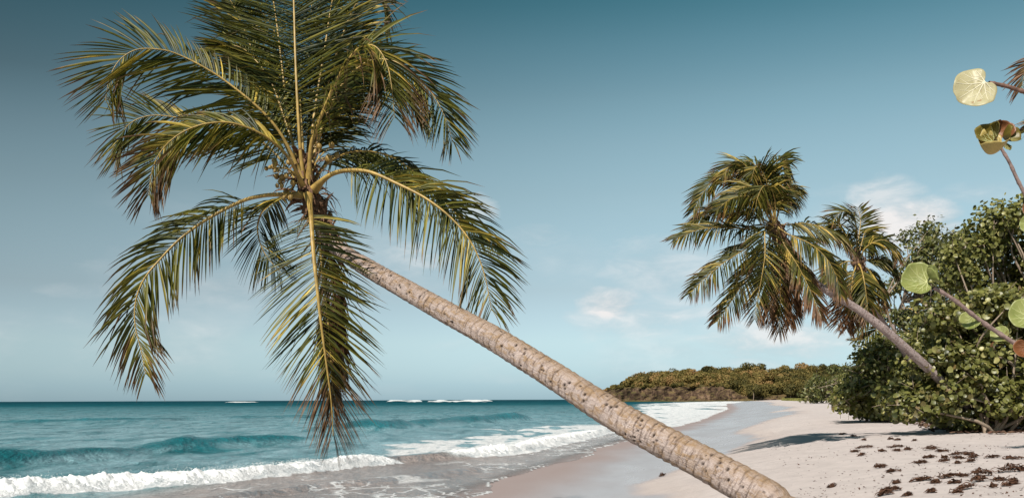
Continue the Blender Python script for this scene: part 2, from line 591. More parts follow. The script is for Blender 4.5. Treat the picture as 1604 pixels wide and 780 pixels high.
def sea_fields(x, y):
    d = shore_d(x, y)
    g = ground_z(x, y, False)
    off = smooth(0.5, 14, -d)
    z = 0.05 * fbm(x * 0.5, y * 0.28, seed=31) * smooth(0, 6, -d) + off * 0.10 * fbm(x * 0.16 + 3, y * 0.09, seed=35) + off * 0.07 * fbm(x * 0.7, y * 0.45, oct=3, seed=36) \
        + off * 0.045 * fbm(x * 1.9, y * 1.4, oct=3, seed=39)
    foam = np.zeros_like(x)
    # the wave breaking along the shore
    wob = 0.35 * fbm(x * 0.5, y * 0.5, oct=3, seed=41)
    d1 = crest(x, y, C1_Y, C1_X) + wob
    H = np.interp(y, [-60, 18, 24, 33, 34.2, 35.6, 37, 45, 60, 75, 90], [0.24, 0.27, 0.28, 0.27, 0.22, 0.22, 0.30, 0.30, 0.26, 0.18, 0.0])
    z = z + H * hump(d1 + 0.45, 0.30, 1.5)
    gap = 1 - smooth(33.4, 33.9, y) * (1 - smooth(35.5, 36.2, y))
    near = 1 - smooth(35, 37, y)
    lump = 0.5 + 0.5 * fbm(x * 2.2, y * 2.2, oct=4, seed=45, gain=0.6)
    f1 = smooth(-1.0, -0.7, d1 + 0.5 * (lump - 0.5)) * (1 - smooth(0.1, 0.3, d1 + 0.4 * (lump - 0.5))) * near
    wid = np.interp(y, [35, 37, 44, 57, 70, 82, 110], [1.5, 4.5, 8.0, 9.5, 9.5, 9.5, 10])
    st_ = fbm(x * 0.55 + 0.3 * y, y * 0.22, oct=4, seed=51)
    f2 = smooth(-1.1, -0.7, d1 / wid + 0.5 * st_ + 0.0) * (1 - smooth(0.1, 0.45, d1)) * smooth(35.4, 36.6, y) * (1 - smooth(76, 92, y))
    streak = smooth(-0.22, 0.12, fbm(x * 0.9, y * 0.3, oct=4, seed=53) + 0.4 * smooth(-4.0, -0.3, d1) + 0.2)
    f2 = f2 * streak * (.66 + .34 * smooth(-1.6, -.2, d1))
    foam = np.maximum(f1, f2) * gap
    z = z + foam * (0.16 * (lump - 0.35)) * np.interp(y, [20, 60, 90], [1, 0.7, 0.4])
    # broken water further along the bay
    fw = np.interp(y, [70, 95, 129, 200, 420, 800], [5, 13, 20, 30, 62, 90])
    s3 = fbm(x * 0.22, y * 0.035, oct=4, seed=57)
    f3 = smooth(0.62, 0.42, -d / fw + 0.35 * s3 - 0.1) * smooth(60, 90, y) * smooth(-0.3, 0.1, s3 + 0.25 - 0.35 * smooth(0.1, 1.0, -d / fw))
    foam = np.maximum(foam, f3)
    z = z + f3 * 0.15 * (0.5 + s3)
    # swells outside
    for (yy, xx, hh, y0, y1, fr, bk) in [
        ([15, 30.5, 37, 45, 60], [-27, -18.6, -16, -13.4, -7], 0.55, 22, 50, 0.8, 1.6),
        ([20, 44, 52, 62], [-25, -13.0, -10.2, -6.0], 0.42, 44, 58, 0.9, 2.0),
        ([60, 74, 88, 104, 130], [-17, -9.5, -5.6, 1, 10], 0.75, 68, 108, 1.3, 3.2),
        ([60, 95, 130, 170], [-70, -48, -24, -4], 0.32, 70, 150, 2.2, 4.5),
    ]:
        ds = crest(x, y, np.array(yy, float), np.array(xx, float)) + 0.8 * fbm(x * 0.1, y * 0.1, oct=2, seed=61)
        mod = smooth(y0, y0 + 6, y) * (1 - smooth(y1 - 6, y1, y)) * (0.75 + 0.5 * vnoise(x * 0.25, y * 0.25, seed=63))
        z = z + hh * mod * hump(ds, fr, bk)
    # small brown ridge running up the shallows
    ds = crest(x, y, np.array([10, 20, 24, 26, 29, 33], float), np.array([-14, -7.5, -5.1, -3.4, -1.7, 0.3])) + 0.3 * fbm(x * 0.6, y * 0.6, seed=65)
    z = z + 0.10 * hump(ds, 0.3, 0.8) * smooth(17, 20, y) * (1 - smooth(30, 33, y))
    rip = fbm(x * 1.4, y * 0.8, oct=4, seed=66)
    foam = np.maximum(foam, 0.5 * smooth(0.02, 0.3, rip) * smooth(0.9, 0.2, np.abs(ds - 0.5)) * smooth(17, 20, y) * (1 - smooth(30, 33, y)))
    # swash: a thin sheet over the sand with a lacy front
    lobe = 0.75 * fbm(x * 0.35 + 7, y * 0.22, oct=3, seed=71) + 0.15
    sheet = g + 0.018 - 0.05 * smooth(-0.03, 0.12, d - lobe)
    z = np.where(d > -3.0, np.maximum(np.where(d < lobe + 0.5, np.maximum(z * smooth(0.3, -2.0, d), sheet), z * 0 - 0.1), z * smooth(0.3, -2.0, d) - 0.0), z)
    z = np.where(d > lobe + 0.06, g - 0.06, z)
    near2 = 1 - smooth(70, 120, y)
    e = d - lobe
    foam = np.maximum(foam, smooth(-0.17, -0.08, e) * (1 - smooth(0.0, 0.06, e)) * .7 * smooth(-0.25, 0.1, vnoise(x * 1.3, y * 0.9, seed=73)) * near2)
    lob2 = lobe - 1.5 + 0.6 * fbm(x * 0.5, y * 0.4, oct=3, seed=75)
    e2 = d - lob2
    lace = smooth(0.05, 0.32, fbm(x * 1.6, y * 0.9, oct=4, seed=77))
    foam = np.maximum(foam, 0.55 * smooth(-0.9, -0.1, e2) * (1 - smooth(0.0, 0.1, e2)) * lace * near2)
    foam = np.maximum(foam, 0.5 * smooth(0.24, 0.5, fbm(x * 0.8, y * 0.45, oct=5, seed=79)) * smooth(-6, -3, d) * near2 * smooth(0.2, 0.8, d1))
    # surf on the far reef
    for (yr, xa, xb, hh) in [(900, -135, -52, 2.3), (820, -95, -12, 1.5), (1000, -62, -14, 2.2), (950, 12, 42, 1.9), (980, -330, -250, 1.3), (930, 62, 84, 1.4)]:
        mm = np.exp(-((y - yr - 12 * vnoise(x * 0.05, x * 0 + yr)) / 9) ** 2) * smooth(xa, xa + 12, x) * (1 - smooth(xb - 12, xb, x))
        mm = mm * smooth(-0.5, 0.2, vnoise(x * 0.09, y * 0.01, seed=81))
        z = z + hh * mm
        foam = np.maximum(foam, smooth(0.25, 0.5, mm))
    
    depth = np.clip(z - g, 0, 20)
    global LACE
    LACE = smooth(.0, .5, d1) * (1 - smooth(-.1, .05, d - lobe)) * near2 * smooth(-.35, .25, fbm(x * .35, y * .22, oct=3, seed=95)) * smooth(-9, -6, d)
    LACE = np.maximum(LACE, .9 * smooth(-3.2, -1.2, d1) * (1 - smooth(-1.0, -.6, d1)) * smooth(-.3, .3, fbm(x * .5, y * .3, oct=3, seed=97)) * near2)
    return z, foam, depth, d, d1


sxv, syv, sf = polar(16, 12000, 860, -60, 36, 560, pw=1.35)
keep = shore_d(sxv, syv) < 3.0
fk = keep[sf].any(1)
sf = sf[fk]
used, inv = np.unique(sf, return_inverse=True)
sf = inv.reshape(-1, 4)
sxv, syv = sxv[used], syv[used]
szv, foam, sdep, sd, sd1 = sea_fields(sxv, syv)
lace = LACE.copy()
sandy = smooth(-0.8, 0.2, sd1) * smooth(-9, -6.5, sd) * (1 - smooth(60, 90, syv)) + smooth(-4, -1, sd) * smooth(60, 90, syv)
sandy = np.maximum(sandy, smooth(33.2, 33.9, syv) * (1 - smooth(35.6, 36.4, syv)) * smooth(-1.3, -0.5, sd1))
sandy = np.clip(sandy, 0, 1)
cover = smooth(0.004, 0.10, sdep)
swell = smooth(.12, .3, szv) * (1 - smooth(150, 250, syv))

m, n, l, out = new_mat('sea_water')
co = objco(n)
fo, sa, cv = attr(n, 'foam'), attr(n, 'sandy'), attr(n, 'cover')
mp1 = N(n, 'ShaderNodeMapping')
mp1.inputs['Scale'].default_value = (1.0, 0.45, 1.0)
mp1.inputs['Rotation'].default_value = (0, 0, math.radians(-20))
l.new(co, mp1.inputs[0])
w1 = noise_tex(n, l, mp1.outputs[0], 2.2, 6, 0.62)
w2 = noise_tex(n, l, mp1.outputs[0], 0.25, 6, 0.6)
w3 = noise_tex(n, l, mp1.outputs[0], 0.03, 5, 0.6)
sep = N(n, 'ShaderNodeSeparateXYZ')
l.new(co, sep.inputs[0])
# deep water is darker teal than the shelf inside the reef
dist = ramp(n, l, math_node(n, l, 'MULTIPLY', sep.outputs[1], 1 / 1000.0), [(0.0, (0.010, 0.105, 0.115)), (0.05, (0.009, 0.10, 0.115)), (0.15, (0.010, 0.092, 0.108)), (0.5, (0.003, 0.05, 0.064)), (1.0, (0.001, 0.032, 0.045))])
tone = ramp(n, l, w2, [(0.3, 0.6), (0.68, 1.5)])
c = mix(n, l, 1.0, dist, tone, 'MULTIPLY')
c = mix(n, l, ramp(n, l, w3, [(0.45, 0.0), (0.7, 0.3)]), c, (0.04, 0.13, 0.15))
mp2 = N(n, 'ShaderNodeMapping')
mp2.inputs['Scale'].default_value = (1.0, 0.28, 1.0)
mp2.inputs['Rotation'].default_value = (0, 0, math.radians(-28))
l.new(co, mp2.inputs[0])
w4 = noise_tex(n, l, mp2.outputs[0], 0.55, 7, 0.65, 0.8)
aer_sheen = ramp(n, l, w4, [(0.33, 0.0), (0.58, 1.0)])  # sky reflection and aerated water painted as pale streaks, kept off the swells
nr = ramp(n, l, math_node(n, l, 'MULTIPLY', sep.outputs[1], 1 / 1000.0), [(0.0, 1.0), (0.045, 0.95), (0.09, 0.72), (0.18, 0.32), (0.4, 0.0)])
c = mix(n, l, math_node(n, l, 'MULTIPLY', math_node(n, l, 'MULTIPLY', aer_sheen, nr), math_node(n, l, 'SUBTRACT', 1.0, math_node(n, l, 'MULTIPLY', attr(n, 'swell'), .95))), c, (0.20, 0.33, 0.36))
c = mix(n, l, math_node(n, l, 'MULTIPLY', sa, 0.92), c, (0.25, 0.20, 0.18))
hsum = math_node(n, l, 'ADD', math_node(n, l, 'MULTIPLY', w1, 0.55), math_node(n, l, 'MULTIPLY', w2, 2.4))
nb = bump(n, l, hsum, 0.85, 0.5)
pw = N(n, 'ShaderNodeMixShader')
dfs = N(n, 'ShaderNodeBsdfDiffuse')
l.new(c, dfs.inputs[0])
l.new(nb, dfs.inputs['Normal'])
gls = N(n, 'ShaderNodeBsdfGlossy')
gls.inputs['Roughness'].default_value = .13
l.new(nb, gls.inputs['Normal'])
frs = N(n, 'ShaderNodeFresnel')
frs.inputs['IOR'].default_value = 1.33
l.new(nb, frs.inputs['Normal'])
# wave shadowing (and the polariser) keeps far water from mirroring the horizon
cap = ramp(n, l, math_node(n, l, 'MULTIPLY', sep.outputs[1], 1 / 1000.0), [(0.0, 0.75), (0.04, 0.7), (0.09, 0.42), (0.2, 0.22), (0.45, 0.03)])
l.new(math_node(n, l, 'MINIMUM', frs.outputs[0], cap), pw.inputs[0])
l.new(dfs.outputs[0], pw.inputs[1])
l.new(gls.outputs[0], pw.inputs[2])
tr = N(n, 'ShaderNodeBsdfTransparent')
wm = N(n, 'ShaderNodeMixShader')
l.new(math_node(n, l, 'ADD', 0.28, math_node(n, l, 'MULTIPLY', cv, 0.72)), wm.inputs[0])
l.new(tr.outputs[0], wm.inputs[1])
l.new(pw.outputs[0], wm.inputs[2])
ff = noise_tex(n, l, co, 9.0, 6, 0.7)
mp3 = N(n, 'ShaderNodeMapping')
mp3.inputs['Scale'].default_value = (1.0, .32, 1.0)
mp3.inputs['Rotation'].default_value = (0, 0, math.radians(-25))
dco = N(n, 'ShaderNodeVectorMath', operation='MULTIPLY_ADD')
nzc = N(n, 'ShaderNodeTexNoise')
nzc.inputs['Scale'].default_value = 1.6
nzc.inputs['Detail'].default_value = 4
l.new(co, nzc.inputs['Vector'])
l.new(nzc.outputs['Color'], dco.inputs[0])
dco.inputs[1].default_value = (.9, .9, 0)
l.new(co, dco.inputs[2])
l.new(dco.outputs[0], mp3.inputs[0])
vor = N(n, 'ShaderNodeTexVoronoi', feature='DISTANCE_TO_EDGE')
vor.inputs['Scale'].default_value = 1.9
l.new(mp3.outputs[0], vor.inputs['Vector'])
web = ramp(n, l, vor.outputs['Distance'], [(0.0, 1.0), (0.10, 0.25), (0.2, 0.0)])
fo = math_node(n, l, 'MAXIMUM', fo, math_node(n, l, 'MULTIPLY', math_node(n, l, 'MULTIPLY', web, attr(n, 'lace')), .66))
fm = ramp(n, l, math_node(n, l, 'ADD', fo, math_node(n, l, 'MULTIPLY', math_node(n, l, 'SUBTRACT', ff, 0.5), 0.9)), [(0.3, 0.0), (0.62, 1.0)])
fvar = noise_tex(n, l, mp3.outputs[0], 2.6, 6, .65)
pf = principled(n, l, ramp(n, l, fvar, [(.36, (.40, .43, .44)), (.56, (.66, .66, .65))]), 0.75, bump(n, l, math_node(n, l, 'ADD', ff, fvar), 0.9, 0.12), 0.2)
fmx = N(n, 'ShaderNodeMixShader')
l.new(fm, fmx.inputs[0])
l.new(wm.outputs[0], fmx.inputs[1])
l.new(pf.outputs[0], fmx.inputs[2])
l.new(fmx.outputs[0], out.inputs[0])
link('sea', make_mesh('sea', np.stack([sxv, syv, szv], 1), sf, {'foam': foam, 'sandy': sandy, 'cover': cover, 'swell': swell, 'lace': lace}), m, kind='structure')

# churned crest of the breaking wave: fine lumps and flecks of spray
M_FOAM = simple_mat('sea_foam', (0.66, 0.66, 0.65), 0.8, 14, 0.05, 0.5, 0.03, 0.2)
jf = Joiner()
ico = np.array([[1, 0, 0], [-1, 0, 0], [0, 1, 0], [0, -1, 0], [0, 0, 1], [0, 0, -1]], float)
icf = np.array([[0, 2, 4], [2, 1, 4], [1, 3, 4], [3, 0, 4], [2, 0, 5], [1, 2, 5], [3, 1, 5], [0, 3, 5]])
def breaker(y0, y1, ny, u0, u1, nu, amp, seed):
    """rolling foam of the breaking wave as a finely lumped sheet."""
    yv = np.linspace(y0, y1, ny)
    uv = np.linspace(u0, u1, nu)
    Y, U = np.meshgrid(yv, uv, indexing='ij')
    sl2 = (np.interp(Y + 1, C1_Y, C1_X) - np.interp(Y - 1, C1_Y, C1_X)) / 2
    X = np.interp(Y, C1_Y, C1_X) + U * np.sqrt(1 + sl2 ** 2)
    x, y = X.ravel(), Y.ravel()
    x = x + .10 * fbm(x * 1.7, y * 1.7, oct=3, seed=seed + 1)
    z, fo2, _, _, d1_ = sea_fields(x, y)
    bil = np.abs(fbm(x * 2.6, y * 2.6, oct=2, seed=seed)) * .55 + .55 * np.abs(vnoise(x * 6, y * 6, seed=seed + 3)) + .45 * np.abs(vnoise(x * 13, y * 13, seed=seed + 4)) + .3 * np.abs(vnoise(x * 27, y * 27, seed=seed + 5))
    burst_ = np.clip(.55 + .8 * vnoise(y * .6, y * 0 + 2, seed=91), .1, 1.3)
    crestw = np.exp(-((d1_ + .5) / .35) ** 2)
    z = z - .05 + amp * smooth(.25, .8, fo2) * (bil * (.55 + .75 * crestw * burst_))
    f_ = grid_faces(ny, nu)[:, ::-1]
    f_ = f_[(fo2[f_] > .42).all(1)]
    us, iv = np.unique(f_, return_inverse=True)
    return np.stack([x, y, z], 1)[us], iv.reshape(-1, 4)


bj = Joiner()
for args in ((17.5, 34.3, 520, -1.7, .5, 80, .085, 301), (36.0, 60.0, 460, -2.4, .5, 70, .10, 331)):
    v_, f_ = breaker(*args)
    bj.add(v_, f_)
link('wave_foam', bj.mesh('wave_foam'), M_FOAM, kind='stuff', label='rolling white foam along the front of the breaking wave', category='sea foam')

NS = 5000
yy = R.uniform(17, 70, NS)
yy = np.where(R.rand(NS) < 0.62, R.uniform(17, 34, NS), yy)
cc = np.interp(yy, C1_Y, C1_X)
off = -0.40 + R.normal(0, 0.16, NS)
xx = cc + off * 1.25
zz, fo_, _, _, d1_ = sea_fields(xx, yy)
ok = (fo_ > 0.45)
xx, yy, zz, d1_ = xx[ok], yy[ok], zz[ok], d1_[ok]
burst = np.clip(0.5 + 0.9 * vnoise(yy * 0.55, yy * 0 + 2, seed=91), 0.05, 1.4)
ht = np.abs(R.normal(0, 0.075, len(xx))) * burst * np.interp(yy, [30, 45, 70], [1, 0.7, 0.4])
rs = R.uniform(0.004, 0.012, len(xx)) * np.where(ht > 0.1, 0.6, 1.0)
sv = ico[None] * rs[:, None, None] * R.uniform(0.7, 1.3, (len(xx), 6, 1)) + np.stack([xx, yy, zz + ht + .02], 1)[:, None]
sff = icf[None] + (np.arange(len(xx)) * 6)[:, None, None]
link('wave_spray', make_mesh('wave_spray', sv.reshape(-1, 3), sff.reshape(-1, 3)), M_FOAM, kind='stuff',
     label='white spray and foam lumps along the breaking wave', category='sea foam')

# ------------------------------------------------------------------ palms
def palm_trunk(parent, pts, n_len, n_round, mat, ring, n_pits, seed, ring_amp=0.05):
    """pts rows: x y z radius, from the foot up."""
    Rg = np.random.RandomState(seed)
    Q, L = spline(pts, n_len)
    P, rad = Q[:, :3], Q[:, 3]
    T, A, B = frames(P)
    th = np.linspace(0, 2 * math.pi, n_round, endpoint=False)
    s = np.linspace(0, L, n_len)
    S, TH = np.meshgrid(s, th, indexing='ij')
    rim = np.cos(TH)[..., None] * A[:, None] + np.sin(TH)[..., None] * B[:, None]
    # leaf scars: tilted, uneven rings
    phase = S / ring + 0.22 * np.cos(TH + S * 0.9) + 0.55 * fbm(S * 1.4, np.cos(TH) * 0.8, np.sin(TH) * 0.8, oct=3, seed=seed)
    fr = phase - np.floor(phase)
    step = fr ** 1.6
    scar = np.exp(-((fr - 0.02) / 0.09) ** 2) + np.exp(-((fr - 0.98) / 0.10) ** 2)
    strength = np.clip(0.55 + 0.8 * vnoise(np.floor(phase) * 3.7, np.cos(TH) * 1.2, np.sin(TH) * 1.2, seed=seed + 5), 0.1, 1.2)
    rough = 0.05 * fbm(S * 1.3, S * 0, oct=2, seed=seed + 21) + 0.055 * fbm(S * 3, np.cos(TH) * 1.6, np.sin(TH) * 1.6, oct=4, seed=seed + 9) + 0.02 * fbm(S * 18, np.cos(TH) * 5, np.sin(TH) * 5, oct=3, seed=seed + 11)
    disp = 1 + ring_amp * (step - 0.5) * strength + rough - 0.03 * scar * strength
    pit = np.zeros_like(S)
    for k in range(n_pits):
        s0 = Rg.uniform(0.05, 0.93) * L
        t0 = Rg.uniform(0, 2 * math.pi)
        if Rg.rand() < 0.5 and k > 4:
            s0 = sp_ + Rg.normal(0, 0.12)
            t0 = tp_ + Rg.normal(0, 0.5)
        sp_, tp_ = s0, t0
        rr = np.interp(s0, s, rad)
        i0, i1 = np.searchsorted(s, [s0 - 0.06, s0 + 0.06])
        dth = (TH[i0:i1] - t0 + math.pi) % (2 * math.pi) - math.pi
        a_, b_ = Rg.uniform(0.006, 0.011), Rg.uniform(0.006, 0.018)
        q = ((S[i0:i1] - s0) / a_) ** 2 + (dth * rr / b_) ** 2
        pit[i0:i1] = np.maximum(pit[i0:i1], np.exp(-q ** 1.5))
    disp = disp - 0.13 * pit
    V = P[:, None] + rad[:, None, None] * disp[..., None] * rim
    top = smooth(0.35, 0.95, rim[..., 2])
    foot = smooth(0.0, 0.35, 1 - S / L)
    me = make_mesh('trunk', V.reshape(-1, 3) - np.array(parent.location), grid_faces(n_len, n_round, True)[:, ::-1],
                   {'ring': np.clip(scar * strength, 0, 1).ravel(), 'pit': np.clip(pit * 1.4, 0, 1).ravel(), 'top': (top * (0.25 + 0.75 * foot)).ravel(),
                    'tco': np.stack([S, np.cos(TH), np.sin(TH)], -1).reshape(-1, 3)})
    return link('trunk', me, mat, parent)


def frond(parent, pts, L=0.66, n=84, droop=0.5, phi=(28, 62), vee=12, dry=0.0, roll=0, az=None, t0=0.17, w=0.023,
          r0=0.024, seed=0, mat=None, sub=5, tipdry=0.0, thin=0.0, twist=0, wind=(0, 0, 0), tail=0.0, tone=0.0, far=1.0):
    """pts: world points of the midrib from the crown outwards."""
    Rg = np.random.RandomState(seed + 500)
    off = np.array(parent.location)
    NP = 60
    P, Ln = spline(np.array([list(p) for p in pts]), NP)
    P = P[:, :3]
    T = nrm(np.gradient(P, axis=0))
    D = P[-1] - P[0]
    D[2] = 0
    if az is not None:
        D = np.array([math.sin(math.radians(az)), math.cos(math.radians(az)), 0.0])
    D = D / max(np.linalg.norm(D), 1e-6)
    S0 = np.cross(D, [0, 0, 1.0])
    S = nrm(S0 - T * (T @ S0)[:, None])
    Nn = np.cross(S, T)
    sg = -1.0 if S0[1] > 0 else 1.0          # sign that turns S towards the camera side
    ro = np.radians(roll + twist * np.linspace(0, 1, NP))[:, None]
    Sn = S * sg
    S2 = Sn * np.cos(ro) - Nn * np.sin(ro)
    N2 = Nn * np.cos(ro) + Sn * np.sin(ro)
    tt = np.linspace(0, 1, NP)
    rr = r0 * (1 - 0.88 * tt ** 0.8) * (1 + 0.7 * np.exp(-(tt / 0.05) ** 2))
    rv, rf = tube(P, rr, 6, 0.75)
    fr = link('frond', make_mesh('frond', rv - off, rf), M_RACHIS, parent)
    # leaflets
    jv, jt, faces = [], [], []
    base = 0
    K = sub
    u = np.linspace(0, 1, K)
    prof = np.interp(u, [0, 0.12, 0.4, 0.75, 1.0], [0.35, 0.85, 1.0, 0.62, 0.04])
    fq = []
    for k in range(K - 1):
        for e in (0, 1):
            fq.append([k * 3 + e, (k + 1) * 3 + e, (k + 1) * 3 + e + 1, k * 3 + e + 1])
    fq = np.array(fq)
    cl_seed = Rg.randint(1000)
    for side in (1, -1):
        t = t0 + (1 - t0) * (np.linspace(0, 1, n) + Rg.normal(0, 0.25 / n, n))
        t = np.clip(t, t0, 0.995)
        keepm = Rg.rand(n) > thin
        t = t[keepm]
        M = len(t)
        q = (t - t0) / (1 - t0)
        cP = np.stack([np.interp(t, tt, P[:, i]) for i in range(3)], 1)
        cT = nrm(np.stack([np.interp(t, tt, T[:, i]) for i in range(3)], 1))
        cS = nrm(np.stack([np.interp(t, tt, S2[:, i]) for i in range(3)], 1)) * side
        cN = nrm(np.stack([np.interp(t, tt, N2[:, i]) for i in range(3)], 1))
        clump = vnoise(q * 9, q * 0 + side * 3.3, seed=cl_seed)
        clump2 = vnoise(q * 22, q * 0 + side * 7.7, seed=cl_seed + 1)
        ph = np.radians(phi[0] + (phi[1] - phi[0]) * q ** 1.1 + 7 * clump + 5 * clump2 + Rg.normal(0, 3.5, M))
        ve = np.radians(vee + 9 * clump2 + Rg.normal(0, 6, M))
        d0 = cS * (np.cos(ph) * np.cos(ve))[:, None] + cT * (np.sin(ph) * np.cos(ve))[:, None] + cN * np.sin(ve)[:, None]
        ll = L * np.interp(q, [0, 0.12, 0.35, 0.6, 0.85, 1.0], [0.62, 0.9, 1.0, 0.95, 0.72 + .2 * tail, 0.42 + .35 * tail]) * (1 + Rg.normal(0, 0.06, M)) * (1 + 0.08 * clump)
        if side < 0:
            ll = ll * (far + (1 - far) * smooth(.45, .75, q))
        brk = Rg.rand(M) < 0.05 + 0.1 * dry
        ll = np.where(brk, ll * Rg.uniform(0.5, 0.85, M), ll)
        dr = droop * (1 + 0.35 * clump + Rg.normal(0, 0.2, M)) * np.interp(q, [0, 1], [1.0, 0.9])
        limp = Rg.rand(M) < 0.06 + 0.12 * dry
        dr = np.where(limp, dr * 2.2 + 0.4, dr)
        pos = cP.copy()
        verts = np.zeros((M, K, 3, 3))
        aw = np.radians(Rg.normal(38, 14, M)) * side
        wv = cT * np.cos(aw)[:, None] + cN * np.sin(aw)[:, None]
        wid = w * (0.75 + 0.5 * Rg.rand(M)) * np.interp(q, [0, 0.15, 0.7, 1], [0.7, 1, 0.95, 0.6])
        prev = 0
        for k in range(K):
            d = d0 + np.array([0, 0, -1.0])[None] * (dr * u[k] ** 1.15 * 1.2)[:, None] + np.array(wind)[None] * u[k]
            d = nrm(d)
            pos = pos + d * (ll * (u[k] - prev))[:, None]
            prev = u[k]
            W = nrm(wv - d * (wv * d).sum(1, keepdims=True))
            B = np.cross(d, W)
            hw = (0.5 * wid * prof[k])[:, None]
            verts[:, k, 0] = pos - W * hw
            verts[:, k, 1] = pos + B * hw * 0.55
            verts[:, k, 2] = pos + W * hw
        rndm = np.clip(0.40 + tone + 0.22 * clump + Rg.normal(0, 0.26, M), 0, 1)  # tone paints shaded fronds darker and sunlit ones lighter in the leaf tint
        dd = np.clip(dry + 0.22 * np.abs(Rg.normal(0, 1, M)) * (0.25 + 0.75 * q) * 0.9 + tipdry * smooth(0.45, 0.95, q) + 0.25 * limp, 0, 1)
        ti = np.zeros((M, K, 3, 3))
        ti[..., 0] = rndm[:, None, None]
        ti[..., 1] = u[None, :, None]
        ti[..., 2] = dd[:, None, None]
        jv.append(verts.reshape(-1, 3))
        jt.append(ti.reshape(-1, 3))
        f = fq[None] + (base + np.arange(M) * K * 3)[:, None, None]
        faces.append(f.reshape(-1, 4))
        base += M * K * 3
    me = make_mesh('leaflets', np.vstack(jv) - off, np.vstack(faces), {'tint': np.vstack(jt)})
    link('leaflets', me, mat or M_FROND, fr, kind='stuff')
    return fr


def px_pts(lst, D):
    return [at(a, b, D + c_) for a, b, c_ in lst]


def nut_mesh(seed):
    Rg = np.random.RandomState(seed)
    nu, nv = 9, 10
    a = np.linspace(0, math.pi, nu)
    b = np.linspace(0, 2 * math.pi, nv, endpoint=False)
    Aa, Bb = np.meshgrid(a, b, indexing='ij')
    r = 1 + 0.07 * np.cos(3 * Bb) * np.sin(Aa)
    x, y, z = r * np.sin(Aa) * np.cos(Bb), r * np.sin(Aa) * np.sin(Bb), 1.28 * np.cos(Aa) * (1 + 0.08 * np.cos(Aa))
    return make_mesh('coconut', np.stack([x, y, z], -1).reshape(-1, 3), grid_faces(nu, nv, True)[:, ::-1])


NUT = nut_mesh(1)
NUT.materials.append(M_NUT)


def add_nuts(parent, spots):
    off = Vector(parent.location)
    for p_, r in spots:
        o = link('coconut', NUT, None, parent)
        o.location = p_ - off
        o.scale = (r, r, r)
        o.rotation_euler = (rnd.uniform(-0.6, 0.6), rnd.uniform(-0.6, 0.6), rnd.uniform(0, 6))


def fibre_sheath(parent, axis_pts, r0, seed, n=90, ln=0.28):
    """ragged strips of brown fibre and old leaf bases round the top of the stem."""
    Rg = np.random.RandomState(seed)
    Q, L = spline(np.array(axis_pts), 30)
    J = Joiner()
    v, f = tube(Q[:, :3], Q[:, 3] * (1 + 0.12 * Rg.normal(size=30)), 14)
    v = v + 0.012 * Rg.normal(size=v.shape)
    J.add(v, f)
    T, A, B = frames(Q[:, :3])
    for k in range(n):
        i = Rg.randint(2, 29)
        th = Rg.uniform(0, 6.28)
        o = A[i] * math.cos(th) + B[i] * math.sin(th)
        base = Q[i, :3] + o * Q[i, 3] * 0.92
        l_ = ln * Rg.uniform(0.4, 1.1)
        d = T[i] * Rg.uniform(-0.4, 1.0) + o * Rg.uniform(0.25, 0.8)
        pts = [base]
        for q in range(5):
            d = d + np.array([0, 0, -0.28]) + Rg.normal(0, 0.18, 3)
            d = d / np.linalg.norm(d)
            pts.append(pts[-1] + d * l_ / 5)
        pts = np.array(pts)
        wdt = np.interp(np.arange(6), [0, 2, 5], [1, 0.9, 0.15]) * Rg.uniform(0.006, 0.03)
        sdir = np.cross(d, o)
        sdir = sdir / max(np.linalg.norm(sdir), 1e-5)
        vv = np.stack([pts - sdir * wdt[:, None], pts + o * wdt[:, None] * 0.4, pts + sdir * wdt[:, None]], 1).reshape(-1, 3)
        J.add(vv, grid_faces(6, 3))
    me = make_mesh('leaf_sheath', np.vstack(J.v) - np.array(parent.location), np.vstack(J.f))
    return link('leaf_sheath', me, M_FIBRE, parent)


# --- the big leaning palm
D1 = 10.0
foot = Vector((4.35, 4.6, 0))
foot.z = gz(foot.x, foot.y)
p1 = thing('palm_tree', foot, 'large coconut palm with pale ringed trunk leaning far out over the sand towards the sea', 'palm tree', 'coconut palms on the beach')
tr_px = [(1262, 812, 6.85, 59), (1200, 778, 7.1, 57), (1118, 733, 7.4, 53.5), (1040, 692, 7.7, 50), (962, 649, 8.0, 47.5), (869, 589, 8.4, 43.5),
         (777, 532, 8.8, 39), (690, 484, 9.2, 34.5), (592, 429, 9.65, 29.5), (545, 400, 9.85, 27), (518, 378, 9.95, 26), (502, 350, 10, 25), (490, 322, 10, 25), (482, 300, 10, 20)]
tp = [(foot.x, foot.y, foot.z - 0.25, 0.19), (4.05, 4.9, foot.z + 0.02, 0.165), (3.2, 5.75, foot.z + 0.16, 0.145)]
for (a, b, dpt, wd) in tr_px:
    q = at(a, b, dpt)
    tp.append((q.x, q.y, q.z, 0.5 * wd * dpt / FPX))
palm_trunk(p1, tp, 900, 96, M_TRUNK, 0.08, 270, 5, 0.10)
crown1 = at(480, 300, D1)
ax = [(*at(524, 386, 9.95), 0.075), (*at(505, 352, 10), 0.1), (*at(492, 322, 10), 0.115), (*at(483, 300, 10), 0.12), (*at(478, 272, 10), 0.09), (*at(476, 240, 10), 0.05)]
fibre_sheath(p1, ax, 0.1, 3, 150, 0.34)
